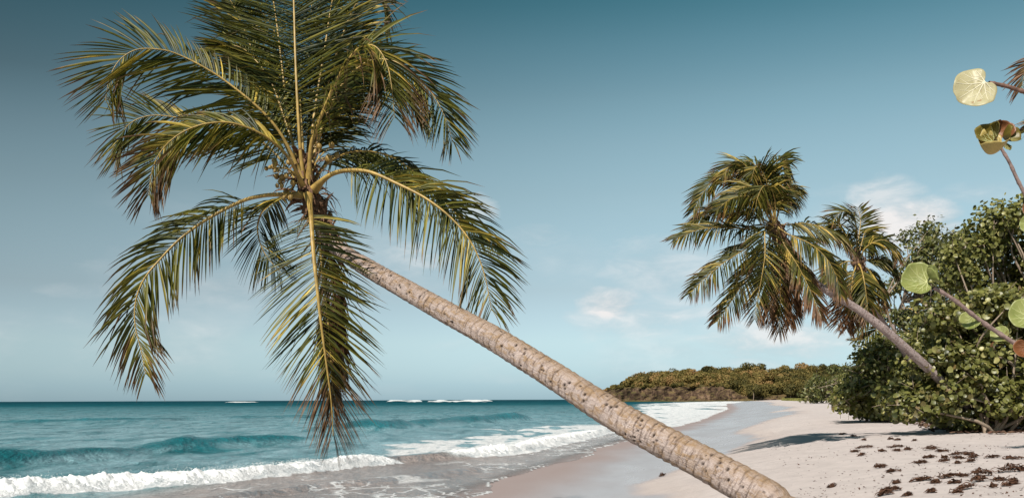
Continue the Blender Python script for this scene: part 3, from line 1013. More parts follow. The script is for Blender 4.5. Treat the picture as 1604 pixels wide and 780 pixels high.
F1 = [
    # upper left, arching over, lit edge
    dict(p=[(476, 285, 0), (447, 222, -.15), (412, 176, -.25), (358, 131, -.3), (318, 105, -.35), (277, 85, -.4), (250, 78, -.45), (215, 78, -.5), (188, 94, -.55), (172, 122, -.6), (165, 158, -.6)],
         L=0.82, n=88, roll=66, droop=0.22, phi=(24, 50), vee=6, far=.4, wind=(-.25, 0, 0), tipdry=.12),
    # behind it, curling
    dict(p=[(478, 280, .1), (452, 205, .25), (425, 130, .4), (394, 88, .5), (372, 73, .5), (349, 75, .5), (331, 91, .5), (324, 116, .45)],
         L=0.58, n=84, roll=40, droop=0.12, phi=(35, 50), vee=8, wind=(-.15, 0, .1)),
    # the upright one
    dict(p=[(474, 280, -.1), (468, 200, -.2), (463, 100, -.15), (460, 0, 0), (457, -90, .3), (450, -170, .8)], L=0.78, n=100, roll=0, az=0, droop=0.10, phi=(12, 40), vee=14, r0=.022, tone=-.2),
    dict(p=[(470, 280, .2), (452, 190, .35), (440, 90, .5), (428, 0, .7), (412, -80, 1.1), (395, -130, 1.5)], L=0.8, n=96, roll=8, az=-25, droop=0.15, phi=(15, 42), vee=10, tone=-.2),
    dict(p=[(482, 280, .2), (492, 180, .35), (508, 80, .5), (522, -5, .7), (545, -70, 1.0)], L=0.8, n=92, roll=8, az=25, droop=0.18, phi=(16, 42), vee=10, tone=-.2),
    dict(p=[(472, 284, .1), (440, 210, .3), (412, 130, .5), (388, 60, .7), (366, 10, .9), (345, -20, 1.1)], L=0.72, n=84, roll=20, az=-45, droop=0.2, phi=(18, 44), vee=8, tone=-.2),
    # up and over to the right
    dict(p=[(484, 280, -.1), (488, 224, -.25), (508, 170, -.4), (530, 121, -.5), (557, 80, -.6), (585, 72, -.7), (605, 98, -.75), (614, 140, -.8), (618, 185, -.8)],
         L=0.74, n=90, roll=38, droop=0.6, phi=(28, 50), vee=4, dry=.16, tipdry=.25),
    dict(p=[(484, 276, .2), (505, 200, .3), (535, 135, .35), (575, 98, .3), (615, 96, .25), (651, 119, .2), (679, 150, .15), (697, 184, .1), (709, 222, .1)],
         L=0.72, n=92, roll=42, droop=0.5, phi=(30, 52), vee=4, tone=-.2),
    dict(p=[(484, 272, .4), (508, 160, .6), (535, 60, .8), (562, 0, .95), (585, -14, 1.0), (600, 8, 1.0), (606, 45, 1.0)], L=0.62, n=80, roll=38, droop=0.45, phi=(26, 48), vee=5),
    dict(p=[(482, 278, .5), (512, 205, .7), (556, 150, .9), (600, 128, 1.0), (640, 150, 1.05), (660, 190, 1.05)], L=0.62, n=76, roll=40, droop=0.6, phi=(26, 48), vee=4, tone=-.2),
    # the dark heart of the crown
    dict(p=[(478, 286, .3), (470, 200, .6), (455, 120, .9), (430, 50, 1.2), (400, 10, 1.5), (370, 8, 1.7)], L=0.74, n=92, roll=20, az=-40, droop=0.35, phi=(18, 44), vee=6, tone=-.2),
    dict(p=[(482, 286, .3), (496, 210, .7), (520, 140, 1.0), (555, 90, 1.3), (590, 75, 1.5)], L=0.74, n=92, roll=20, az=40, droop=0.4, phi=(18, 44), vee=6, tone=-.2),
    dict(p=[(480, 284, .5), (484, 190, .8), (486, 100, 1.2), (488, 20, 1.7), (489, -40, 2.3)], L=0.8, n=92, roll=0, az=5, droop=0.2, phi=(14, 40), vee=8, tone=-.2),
    # left, two at mid height
    dict(p=[(470, 290, .3), (430, 240, .5), (385, 205, .6), (335, 190, .65), (290, 186, .65), (240, 181, .6), (206, 192, .55), (190, 214, .5), (184, 246, .5)],
         L=0.76, n=88, roll=64, droop=0.25, phi=(24, 50), vee=5, far=.35, tone=-.12, wind=(-.2, 0, 0), tipdry=.1),
    dict(p=[(474, 290, -.2), (450, 245, -.5), (412, 212, -.75), (367, 194, -.9), (331, 193, -1.0), (300, 201, -1.05), (273, 216, -1.1), (251, 239, -1.1), (238, 269, -1.1), (233, 306, -1.1)],
         L=0.74, n=92, roll=45, droop=0.62, phi=(28, 54), vee=6, far=.5, tone=.08, dry=.12, tipdry=.3, wind=(-.2, 0, 0)),
    # lower left, long yellow stalk
    dict(p=[(472, 306, -.15), (440, 305, -.3), (410, 307, -.4), (377, 316, -.5), (327, 342, -.6), (286, 371, -.7), (250, 407, -.75), (224, 440, -.8), (212, 475, -.8), (212, 510, -.8), (221, 548, -.8), (228, 586, -.8)],
         L=0.70, n=86, roll=50, droop=0.75, phi=(30, 48), vee=0, t0=.22, dry=.1, tipdry=.22, r0=.032),
    # lower left behind, short and dark
    dict(p=[(470, 310, .25), (440, 310, .4), (415, 326, .5), (404, 350, .5), (406, 376, .5), (418, 402, .5), (440, 427, .5)], L=0.56, n=66, roll=15, az=-20, droop=0.5, phi=(28, 50), vee=0, tone=-.2, dry=.05),
    # hanging towards us
    dict(p=[(483, 306, -.25), (487, 335, -.5), (489, 366, -.62), (492, 405, -.7), (497, 453, -.75), (503, 507, -.75), (512, 575, -.7), (519, 630, -.62), (522, 682, -.55)],
         L=0.74, n=110, roll=0, az=180, droop=0.3, phi=(6, 74), vee=-4, t0=.14, tipdry=.95, r0=.034, tail=.25, tone=-.08),
    # dead one hanging behind it along the trunk
    dict(p=[(492, 312, .15), (505, 350, .2), (515, 400, .2), (522, 460, .2), (530, 525, .2), (537, 590, .2)], L=0.45, n=90, roll=0, az=150, droop=0.9, phi=(45, 72), vee=0, dry=.9, w=.026),
    dict(p=[(490, 316, .05), (500, 380, .0), (508, 450, -.1), (514, 510, -.15), (519, 575, -.2), (522, 630, -.2)], L=0.5, n=110, roll=0, az=170, droop=1.1, phi=(60, 76), vee=0, dry=1.0, w=.028, t0=.5, tail=.6),
    # right, drooping, front
    dict(p=[(492, 298, -.15), (503, 285, -.25), (522, 272, -.35), (548, 267, -.45), (580, 270, -.55), (620, 287, -.65), (667, 311, -.75), (707, 342, -.8), (738, 380, -.85), (758, 427, -.85), (770, 486, -.85)],
         L=0.74, n=88, roll=50, droop=0.72, phi=(24, 48), vee=0, t0=.2, tipdry=.1, r0=.034),
    # right, dark, behind
    dict(p=[(488, 290, .2), (510, 258, .4), (545, 240, .55), (585, 238, .65), (625, 252, .7), (665, 285, .7), (705, 325, .7), (740, 358, .7), (775, 378, .7)],
         L=0.66, n=84, roll=35, droop=0.85, phi=(24, 50), vee=0, tone=-.2),
    dict(p=[(488, 286, .5), (520, 250, .8), (560, 236, 1.1), (600, 250, 1.4), (630, 285, 1.6), (650, 330, 1.7)], L=0.6, n=70, roll=20, droop=0.8, phi=(24, 50), vee=0, tone=-.2),
]
for i, s in enumerate(F1):
    s = dict(s)
    s['n'] = int(s['n'] * 1.15)
    frond(p1, px_pts(s.pop('p'), D1), seed=i, **s)
# unopened spear leaf, flower stalks and small nuts in the heart of the crown
J = Joiner()
for (a, b, dd) in [((478, 290, 0), (470, 150, 0), .02), ((484, 290, -.1), (489, 200, -.2), .016)]:
    A_, B_ = at(a[0], a[1], D1 + a[2]), at(b[0], b[1], D1 + b[2])
    P = np.linspace(np.array(A_), np.array(B_), 12)
    v, f = tube(P, np.linspace(dd, 0.004, 12), 6)
    J.add(v - np.array(p1.location), f)
link('spear_leaf', J.mesh('spear_leaf'), M_RACHIS, p1)
J = Joiner()
nuts = []
for (ax_, ay, dz, cnt) in [(428, 262, -.3, 9), (440, 275, -.35, 7), (508, 238, -.05, 6), (498, 330, .1, 4), (452, 300, -.3, 5)]:
    c0 = np.array(at(482, 296, D1))
    c1 = np.array(at(ax_, ay, D1 + dz))
    stem, _ = spline(np.array([c0, (c0 + c1) / 2 + [0, 0, .08], c1]), 10)
    v, f = tube(stem, np.linspace(.014, .006, 10), 5)
    J.add(v - np.array(p1.location), f)
    for k in range(cnt):
        q = c1 + R.normal(0, .055, 3)
        v, f = tube(np.linspace(stem[7], q, 4), .004, 4)
        J.add(v - np.array(p1.location), f)
        nuts.append((Vector(q), rnd.uniform(.018, .034)))
link('fruit_stalks', J.mesh('fruit_stalks'), M_RACHIS, p1)
add_nuts(p1, nuts)

# --- second palm, leaning out of the thicket
D2 = 22.0


def mid_palm(foot_px, D, label, trunk_px, fronds, mat_t, n_len, pits, L, n, w, seed, ring=.09, sheath=None):
    q = at(*foot_px)
    q.z = gz(q.x, q.y)
    p = thing('palm_tree', q, label, 'palm tree', 'coconut palms on the beach')
    tp = [(q.x, q.y, q.z - .25, trunk_px[0][3] * .62 * trunk_px[0][2] / FPX)]
    for (a, b, dpt, wd) in trunk_px:
        u = at(a, b, dpt)
        tp.append((u.x, u.y, u.z, .31 * wd * dpt / FPX))
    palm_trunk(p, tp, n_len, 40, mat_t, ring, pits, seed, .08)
    if sheath:
        fibre_sheath(p, [(*at(a, b, c_), r) for a, b, c_, r in sheath], .1, seed, 70, .4)
    for i, s in enumerate(fronds):
        s = dict(s)
        pts = px_pts(s.pop('p'), D)
        kw = dict(L=L, n=n, w=w, r0=.02 * D / 19, sub=4, mat=M_FRONDFAR, droop=.7, phi=(28, 50), vee=2, roll=35, tipdry=.15)
        kw.update(s)
        frond(p, pts, seed=seed * 40 + i, **kw)
    return p


P2F = [
    dict(p=[(1212, 354, 0), (1190, 358, -.2), (1167, 358, -.3), (1125, 356, -.5), (1091, 361, -.6), (1057, 375, -.7)], droop=.6),
    dict(p=[(1212, 356, -.2), (1195, 368, -.4), (1167, 390, -.6), (1133, 412, -.8), (1103, 437, -.9), (1081, 460, -.9)], dry=.1),
    dict(p=[(1212, 358, -.1), (1200, 385, -.3), (1184, 412, -.4), (1154, 459, -.5), (1124, 503, -.5)], tipdry=.45, droop=.5),
    dict(p=[(1210, 352, -.3), (1202, 350, -.6), (1198, 365, -.9), (1198, 400, -1.0), (1192, 440, -1.0), (1186, 470, -1.0), (1182, 500, -1.0)], az=190, roll=0, droop=.5, phi=(20, 60), dry=.12, tipdry=.35),
    dict(p=[(1216, 360, -.1), (1218, 390, -.3), (1222, 442, -.35), (1222, 490, -.35), (1220, 520, -.35)], az=180, roll=0, droop=.8, phi=(35, 65), dry=.5, n=70),
    dict(p=[(1220, 360, .1), (1228, 395, .1), (1236, 440, .1), (1240, 480, .1), (1238, 505, .1)], az=160, roll=0, droop=.8, phi=(35, 65), dry=.6),
    dict(p=[(1208, 360, .2), (1204, 400, .1), (1204, 450, .1), (1206, 500, .1)], az=180, roll=0, droop=.8, phi=(35, 65), dry=.65),
    dict(p=[(1218, 358, -.2), (1228, 382, -.4), (1252, 420, -.6), (1273, 463, -.7), (1287, 496, -.7)], dry=.25, tipdry=.4, roll=25, az=120),
    dict(p=[(1218, 356, -.2), (1235, 367, -.4), (1269, 382, -.6), (1294, 404, -.7), (1311, 435, -.7), (1318, 462, -.7)], droop=.9, dry=.1),
    dict(p=[(1216, 352, .1), (1232, 352, .2), (1260, 350, .3), (1290, 356, .4), (1315, 368, .4), (1336, 392, .4)], droop=.8),
    dict(p=[(1212, 350, -.2), (1205, 330, -.4), (1195, 306, -.5), (1175, 292, -.6), (1150, 301, -.7), (1132, 325, -.7)], droop=.8, roll=30, tipdry=.05),
    dict(p=[(1212, 348, .1), (1200, 310, .1), (1180, 275, 0), (1162, 255, 0), (1145, 258, -.1), (1130, 278, -.1)], droop=.6, wind=(-.2, 0, 0)),
    dict(p=[(1210, 350, .2), (1185, 312, .2), (1155, 285, .2), (1125, 279, .2), (1103, 300, .1), (1086, 330, .1)], droop=.5, wind=(-.2, 0, 0)),
    dict(p=[(1210, 352, .3), (1180, 335, .4), (1145, 328, .5), (1110, 333, .5), (1085, 350, .5)], droop=.6),
    dict(p=[(1214, 346, .1), (1212, 310, .1), (1211, 282, .1), (1216, 256, .1), (1225, 246, .1), (1232, 270, .1), (1236, 305, .1)], droop=.8, roll=20),
    dict(p=[(1214, 346, 0), (1206, 305, -.1), (1196, 272, -.2), (1184, 262, -.3), (1176, 285, -.4)], az=200, droop=.6, roll=10),
    dict(p=[(1214, 348, .2), (1204, 300, .3), (1190, 268, .4), (1172, 252, .5), (1152, 262, .5)], droop=.7, wind=(-.3, 0, 0)),
    dict(p=[(1213, 350, -.4), (1196, 322, -.7), (1172, 308, -.9), (1145, 312, -1.0), (1122, 330, -1.0)], droop=.7, wind=(-.2, 0, 0)),
    dict(p=[(1214, 350, -.3), (1214, 318, -.5), (1208, 296, -.7), (1196, 292, -.9), (1186, 312, -1.0), (1182, 338, -1.0)], az=200, droop=.8, roll=10),
    dict(p=[(1215, 350, .1), (1222, 320, .1), (1222, 290, .1), (1214, 268, .2), (1200, 262, .2)], droop=.6, roll=20),
    dict(p=[(1216, 348, .3), (1222, 315, .4), (1232, 290, .5), (1240, 300, .6), (1243, 330, .6)], az=40, droop=.9, roll=10, L=.6),
]
mid_palm((1548, 676, 26.0), D2, 'wind-blown coconut palm leaning left out of the green thicket', [(1522, 644, 25.2, 23), (1483, 605, 24.2, 23), (1432, 557, 23.4, 22), (1384, 515, 22.9, 21), (1340, 482, 22.6, 20),
         (1298, 457, 22.3, 18.5), (1264, 432, 22.15, 17.5), (1238, 402, 22.05, 17), (1222, 375, 22, 17), (1214, 352, 22, 15)], P2F, M_TRUNK2, 500, 70, .76, 72, .041, 3,
         sheath=[(1250, 418, 22.1, .13), (1228, 385, 22.05, .17), (1216, 362, 22, .19), (1212, 350, 22, .14), (1211, 340, 22, .06)])
D3 = 33.0
P3F = [
    dict(p=[(1344, 410, 0), (1342, 380, -.2), (1340, 352, -.3), (1332, 334, -.4), (1318, 332, -.5), (1305, 345, -.5)], droop=.5, wind=(-.2, 0, 0)),
    dict(p=[(1342, 408, 0), (1330, 378, .1), (1314, 355, .1), (1298, 352, .1), (1288, 372, .1)], droop=.7),
    dict(p=[(1344, 406, .2), (1350, 380, .3), (1356, 362, .4), (1364, 370, .4), (1368, 395, .4)], droop=.9, roll=15),
    dict(p=[(1346, 408, -.1), (1356, 388, -.3), (1379, 376, -.5), (1395, 382, -.5), (1404, 402, -.5)], droop=.8),
    dict(p=[(1346, 412, .1), (1365, 406, .2), (1388, 408, .3), (1404, 424, .3)], droop=.7),
    dict(p=[(1346, 414, -.2), (1350, 424, -.5), (1354, 442, -.7), (1358, 470, -.7), (1360, 496, -.7)], az=170, roll=0, phi=(20, 60), droop=.5, dry=.1),
    dict(p=[(1342, 414, -.1), (1336, 432, -.3), (1334, 460, -.4), (1338, 490, -.4)], az=200, roll=5, droop=.7, dry=.3),
    dict(p=[(1340, 412, 0), (1325, 410, 0), (1306, 424, 0), (1294, 450, 0)], droop=.8),
    dict(p=[(1346, 414, 0), (1362, 424, 0), (1378, 448, 0), (1386, 474, 0)], droop=.8, dry=.1),
    dict(p=[(1342, 418, .2), (1332, 440, .2), (1322, 475, .2), (1312, 508, .2)], dry=.85, az=200, droop=.6, roll=0),
    dict(p=[(1344, 418, .2), (1340, 450, .2), (1334, 485, .2), (1326, 515, .2)], dry=.95, az=180, droop=.6, roll=0),
    dict(p=[(1344, 408, .3), (1345, 375, .5), (1348, 345, .7), (1344, 325, .9)], az=0, droop=.3, roll=0),
]
mid_palm((1450, 655, 38.0), D3, 'smaller coconut palm standing behind the wind-blown leaning one', [(1425, 570, 36.5, 15), (1390, 515, 35, 14), (1368, 480, 34, 13), (1352, 445, 33.3, 12), (1345, 412, 33, 12)], P3F, M_TRUNK2, 260, 20, .98, 54, .06, 5,
         sheath=[(1354, 440, 33.2, .14), (1346, 418, 33, .2), (1343, 404, 33, .16), (1342, 388, 33, .06)])
D4 = 50.0
P4F = [
    dict(p=[(1395, 500, 0), (1378, 492, 0), (1358, 500, 0), (1342, 520, 0)], droop=.7),
    dict(p=[(1395, 502, 0), (1375, 515, 0), (1355, 530, 0), (1336, 533, 0)], droop=.4),
    dict(p=[(1396, 506, 0), (1378, 530, 0), (1360, 552, 0), (1352, 575, 0)], droop=.6),
    dict(p=[(1396, 504, .3), (1384, 485, .3), (1366, 482, .3), (1350, 496, .3)], droop=.6),
    dict(p=[(1398, 500, .3), (1412, 484, .3), (1434, 486, .3), (1448, 510, .3)], droop=.6),
    dict(p=[(1398, 506, .3), (1416, 512, .3), (1432, 530, .3), (1438, 555, .3)], droop=.6),
]
mid_palm((1412, 640, 50.5), D4, 'dark low palm peeping out from behind the left edge of the thicket', [(1406, 570, 50.3, 10), (1398, 505, 50, 9)], P4F, M_TRUNK2, 120, 5, .95, 36, .08, 7)
D5 = 13.0
P5F = [
    dict(p=[(1790, 190, 0), (1745, 130, -.1), (1690, 95, -.2), (1640, 92, -.2), (1608, 112, -.2), (1600, 140, -.2)], L=.55, n=80, w=.03, droop=.5, dry=.45),
    dict(p=[(1790, 200, .2), (1740, 170, .3), (1690, 165, .4), (1645, 180, .4), (1612, 205, .4)], L=.5, n=80, w=.03, droop=.35, wind=(-.1, 0, 0)),
    dict(p=[(1795, 190, .2), (1830, 130, .3), (1890, 100, .4), (1950, 140, .4), (1980, 220, .4)], n=80, w=.03),
    dict(p=[(1795, 200, -.3), (1800, 260, -.8), (1805, 340, -1), (1810, 430, -1)], n=80, w=.03, az=180, roll=0),
    dict(p=[(1795, 190, 0), (1800, 90, 0), (1790, 0, .2), (1780, -90, .5)], n=80, w=.03, az=0, roll=0, droop=.2),
    dict(p=[(1795, 200, 0), (1850, 220, 0), (1910, 280, 0), (1950, 370, 0)], n=80, w=.03),
]
mid_palm((1860, 780, 13.4), D5, 'palm just beyond the right edge with only dark frond tips showing against the sky', [(1845, 700, 13.3, 32), (1820, 500, 13.2, 28), (1800, 330, 13.1, 25), (1794, 205, 13, 22)], P5F, M_TRUNK2, 300, 20, .6, 80, .03, 9)

# ------------------------------------------------------------------ sea-grape thicket
RIM = 9
ga = np.linspace(0, 2 * math.pi, RIM, endpoint=False)
LEAF_V = np.vstack([[[0, 0, -.06]], np.stack([.5 * np.cos(ga) * (1 - .16 * np.exp(-((ga) / .5) ** 2)), .5 * np.sin(ga), .10 * np.abs(np.sin(ga)) + .03 * np.cos(2 * ga)], 1)])
LEAF_F = np.array([[0, 1 + i, 1 + (i + 1) % RIM] for i in range(RIM)])
SMALL_V = np.array([[0, -.5, 0], [.26, -.05, .06], [0, .5, -.04], [-.26, -.05, .06], [0, 0, -.05]], float)
SMALL_F = np.array([[4, 0, 1], [4, 1, 2], [4, 2, 3], [4, 3, 0]])


def in_poly(px, py, poly):
    c = False
    j = len(poly) - 1
    for i in range(len(poly)):
        xi, yi = poly[i]
        xj, yj = poly[j]
        if (yi > py) != (yj > py) and px < (xj - xi) * (py - yi) / (yj - yi) + xi:
            c = not c
        j = i
    return c


def branch_path(a, b, Rg, sag=.15, n=9):
    a, b = np.array(a, float), np.array(b, float)
    mid = (a + b) / 2 + Rg.normal(0, .12, 3) * np.linalg.norm(b - a) + np.array([0, 0, sag * np.linalg.norm(b - a)])
    P, _ = spline(np.array([a, (a + mid) / 2 + Rg.normal(0, .05, 3), mid, b]), n)
    return P


def thicket_tree(name, label, foot, poly, Dc, spread, n_clumps, rad_px, leaf, per, seed, mat, round_leaf=True, n_single=0, twigs=90, cat='tree', group='sea grape trees of the thicket', out_r=1.0):
    """a shrub or tree: several stems, branches to many leaf clumps; the clumps fill the outline 'poly' at depth Dc +- spread."""
    Rg = np.random.RandomState(seed)
    f = Vector(foot)
    f.y = Dc + .4
    f.x = (sum(q[0] for q in poly) / len(poly) - CX) / FPX * f.y
    f.z = gz(f.x, f.y)
    root = thing(name, f, label, cat, group)
    off = np.array(f)
    xs, ys = [q[0] for q in poly], [q[1] for q in poly]
    cents = []
    tries = 0
    while len(cents) < n_clumps and tries < 20000:
        tries += 1
        a, b = Rg.uniform(min(xs), max(xs)), Rg.uniform(min(ys), max(ys))
        if not in_poly(a, b, poly):
            continue
        dpt = Dc + Rg.uniform(-spread, spread)
        c_ = np.array(at(a, b, dpt))
        r = rad_px * dpt / FPX * Rg.uniform(.6, 1.25)
        g0 = gz(c_[0], c_[1])
        if c_[2] < g0 + .1:
            continue
        if any(np.linalg.norm(c_ - o[0]) < .55 * r for o in cents):
            continue
        cents.append((c_, r))
    tv, tf = (LEAF_V, LEAF_F) if round_leaf else (SMALL_V, SMALL_F)
    C, NN, SZ = [], [], []
    jb = Joiner()
    mids = []
    for k, (c_, r) in enumerate(cents):
        m_ = int(per * Rg.uniform(.7, 1.3))
        d = nrm(Rg.normal(size=(m_, 3)))
        rad = r * (Rg.uniform(0.12, 1.0, m_) ** .55)
        sc = np.array([1.0, 1.0, .78])
        wob = 1 + .35 * vnoise(d[:, 0] * 2 + k, d[:, 1] * 2, d[:, 2] * 2, seed=seed)
        pts = c_ + d * (rad * wob)[:, None] * sc
        stray = Rg.rand(m_) < .07
        pts[stray] += d[stray] * r * .2
        gl = ground_z(pts[:, 0], pts[:, 1], False)
        good = pts[:, 2] > gl + .08
        pts, d = pts[good], d[good]
        C.append(pts)
        NN.append(d * .55 + Rg.normal(0, .55, (len(pts), 3)) + np.array([-.1, -.25, .5]))
        SZ.append(leaf * np.clip(Rg.normal(1, .24, len(pts)), .45, 1.6))
        # a stem to each clump and a few bare twigs showing through
        foot_pt = off + np.array([Rg.normal(0, .35), Rg.normal(0, .35), -.1])
        if k % 3 == 0 or not mids:
            P = branch_path(foot_pt, c_, Rg, .05)
            v, ff_ = tube(P, np.linspace(.04, .01, len(P)) * (1 + Dc / 60), 6)
            mids.append(P[5])
        else:
            mi = min(range(len(mids)), key=lambda i: np.linalg.norm(mids[i] - c_))
            P = branch_path(mids[mi], c_, Rg, .02)
            v, ff_ = tube(P, np.linspace(.03, .008, len(P)) * (1 + Dc / 60), 5)
        jb.add(v - off, ff_)
        for q in range(int(twigs / n_clumps) + 1):
            dd = nrm(Rg.normal(size=3) + np.array([-.2, -.5, .15]))
            P = branch_path(c_ - dd * r * .2, c_ + dd * r * Rg.uniform(.8, 1.35), Rg, .05, 6)
            P[:, 2] = np.maximum(P[:, 2], ground_z(P[:, 0], P[:, 1], False) + .03)
            v, ff_ = tube(P, np.linspace(.012, .004, 6) * (1 + Dc / 50), 4)
            jb.add(v - off, ff_)
    C, NN, SZ = np.vstack(C), np.vstack(NN), np.concatenate(SZ)
    order = np.argsort((C * np.array([.1, 1.0, -.05])).sum(1))
    link('branches', jb.mesh('branches'), M_TWIG, root)
    tint = np.stack([np.clip(Rg.normal(.42, .23, len(C)), 0, 1), Rg.uniform(.2, .6, len(C)), np.clip(Rg.exponential(.09, len(C)), 0, .9)], 1)
    single = np.zeros(len(C), bool)
    if n_single:
        single[order[:n_single * 2:2]] = True
        shared = []
        for k in range(12):
            tt_ = np.tile([rnd.uniform(.25, .75), rnd.uniform(.2, .5), rnd.choice([0, .05, .1, .2, .5])], (len(tv), 1))
            jig = tv * (1 + .12 * Rg.normal(size=tv.shape))
            me = make_mesh('leaf', jig, tf, {'tint': tt_}, False)
            me.materials.append(mat)
            shared.append(me)
        for i in np.nonzero(single)[0]:
            o = link('leaf', shared[Rg.randint(12)], None, root)
            o.location = C[i] - off
            o.rotation_mode = 'QUATERNION'
            o.rotation_quaternion = Vector(NN[i]).to_track_quat('Z', 'Y')
            s_ = float(SZ[i])
            o.scale = (s_, s_, s_)
    rest = ~single
    v, ff_ = scatter(tv, tf, C[rest], NN[rest], SZ[rest], Rg)
    link('foliage', make_mesh('foliage', v - off, ff_, {'tint': np.repeat(tint[rest], len(tv), 0)}, False), mat, root, kind='stuff')
    return root


THICK = []
P = on_ground(1505, 684)
thicket_tree('sea_grape_shrub', 'broad sea grape shrub with round pale leaves reaching the sand at right', (P.x + .6, P.y + 1.2, 0),
             [(1395, 650), (1402, 600), (1440, 560), (1450, 500), (1500, 470), (1560, 455), (1640, 460), (1700, 520), (1720, 660), (1640, 672), (1560, 668), (1500, 668), (1430, 662)],
             24.8, 1.1, 125, 32, .118, 215, 3, M_GRAPE, True, 300, 160, 'shrub')
P = on_ground(1640, 690)
thicket_tree('sea_grape_tree', 'tall dense sea grape tree filling the upper right edge behind the bare branch', (P.x + 1, P.y + 3, 0),
             [(1490, 480), (1480, 420), (1500, 385), (1530, 362), (1552, 338), (1575, 322), (1620, 312), (1700, 300), (1740, 400), (1740, 520), (1640, 540), (1540, 540)],
             28.4, 1.4, 105, 31, .115, 190, 5, M_GRAPE, True, 300, 90)
P = on_ground(1395, 662)
thicket_tree('sea_grape_shrub', 'lower sea grape shrub at the left front corner of the thicket', (P.x + 1.0, P.y + 1.5, 0),
             [(1318, 632), (1330, 600), (1352, 560), (1380, 535), (1420, 540), (1450, 580), (1440, 640), (1400, 652), (1350, 645)],
             38, 2.0, 90, 24, .14, 150, 7, M_GRAPE, True, 0, 240, 'shrub')
P = on_ground(1450, 660)
thicket_tree('broadleaf_tree', 'darker small-leaved tree rising behind the leaning palm with a pointed top', (P.x + 2, P.y + 4, 0),
             [(1375, 540), (1378, 480), (1398, 440), (1402, 395), (1418, 362), (1440, 352), (1462, 358), (1478, 380), (1500, 372), (1530, 390), (1540, 470), (1520, 540), (1440, 560)],
             42, 2.2, 90, 21, .20, 130, 9, M_GRAPEDK, False, 0, 40)
P = on_ground(1345, 642)
thicket_tree('sea_grape_shrub', 'round yellow-green shrub by the sand where the thicket recedes', (P.x + 3, P.y + 5, 0),
             [(1300, 626), (1308, 606), (1322, 590), (1350, 580), (1372, 600), (1372, 632), (1340, 636)],
             84, 5.0, 36, 15, .32, 110, 13, M_GRAPE, False, 0, 20, 'shrub')
P = on_ground(1310, 632)
thicket_tree('broadleaf_tree', 'far olive tree at the edge of the beach before the headland wood', (P.x + 6, P.y + 12, 0),
             [(1262, 624), (1272, 600), (1296, 578), (1330, 572), (1352, 590), (1350, 624), (1300, 628)],
             165, 7.0, 38, 13, .55, 120, 15, M_GRAPEDK, False, 0, 10, group='trees at the back of the beach')

# leaf litter under the thicket
J = []
lc, ln_ = [], []
for k in range(900):
    a = R.uniform(1330, 1660)
    b = np.interp(a, [1330, 1400, 1450, 1500, 1660], [644, 664, 678, 687, 690]) + abs(R.normal(0, 2.6)) - R.uniform(0, 9)
    p_ = on_plane(a, b, 1.12)
    z = gz(p_.x, p_.y)
    lc.append((p_.x, p_.y, z + .045))
lc = np.array(lc)
v, f = scatter(LEAF_V, LEAF_F, lc, R.normal(0, .35, (len(lc), 3)) + [0, 0, 1], R.uniform(.07, .16, len(lc)), R)
link('leaf_litter', make_mesh('leaf_litter', v, f, {'tint': np.repeat(np.stack([R.rand(len(lc)), R.rand(len(lc)) * .5, R.choice([.5, .8, 1.0], len(lc))], 1), len(LEAF_V), 0)}, False),
     leaf_material('dead_leaf', (.06, .035, .022), (.10, .06, .035), (.22, .15, .10), (.075, .035, .022), .05, .7), kind='stuff', label='dry brown fallen leaves strewn along the foot of the thicket', category='leaf litter')

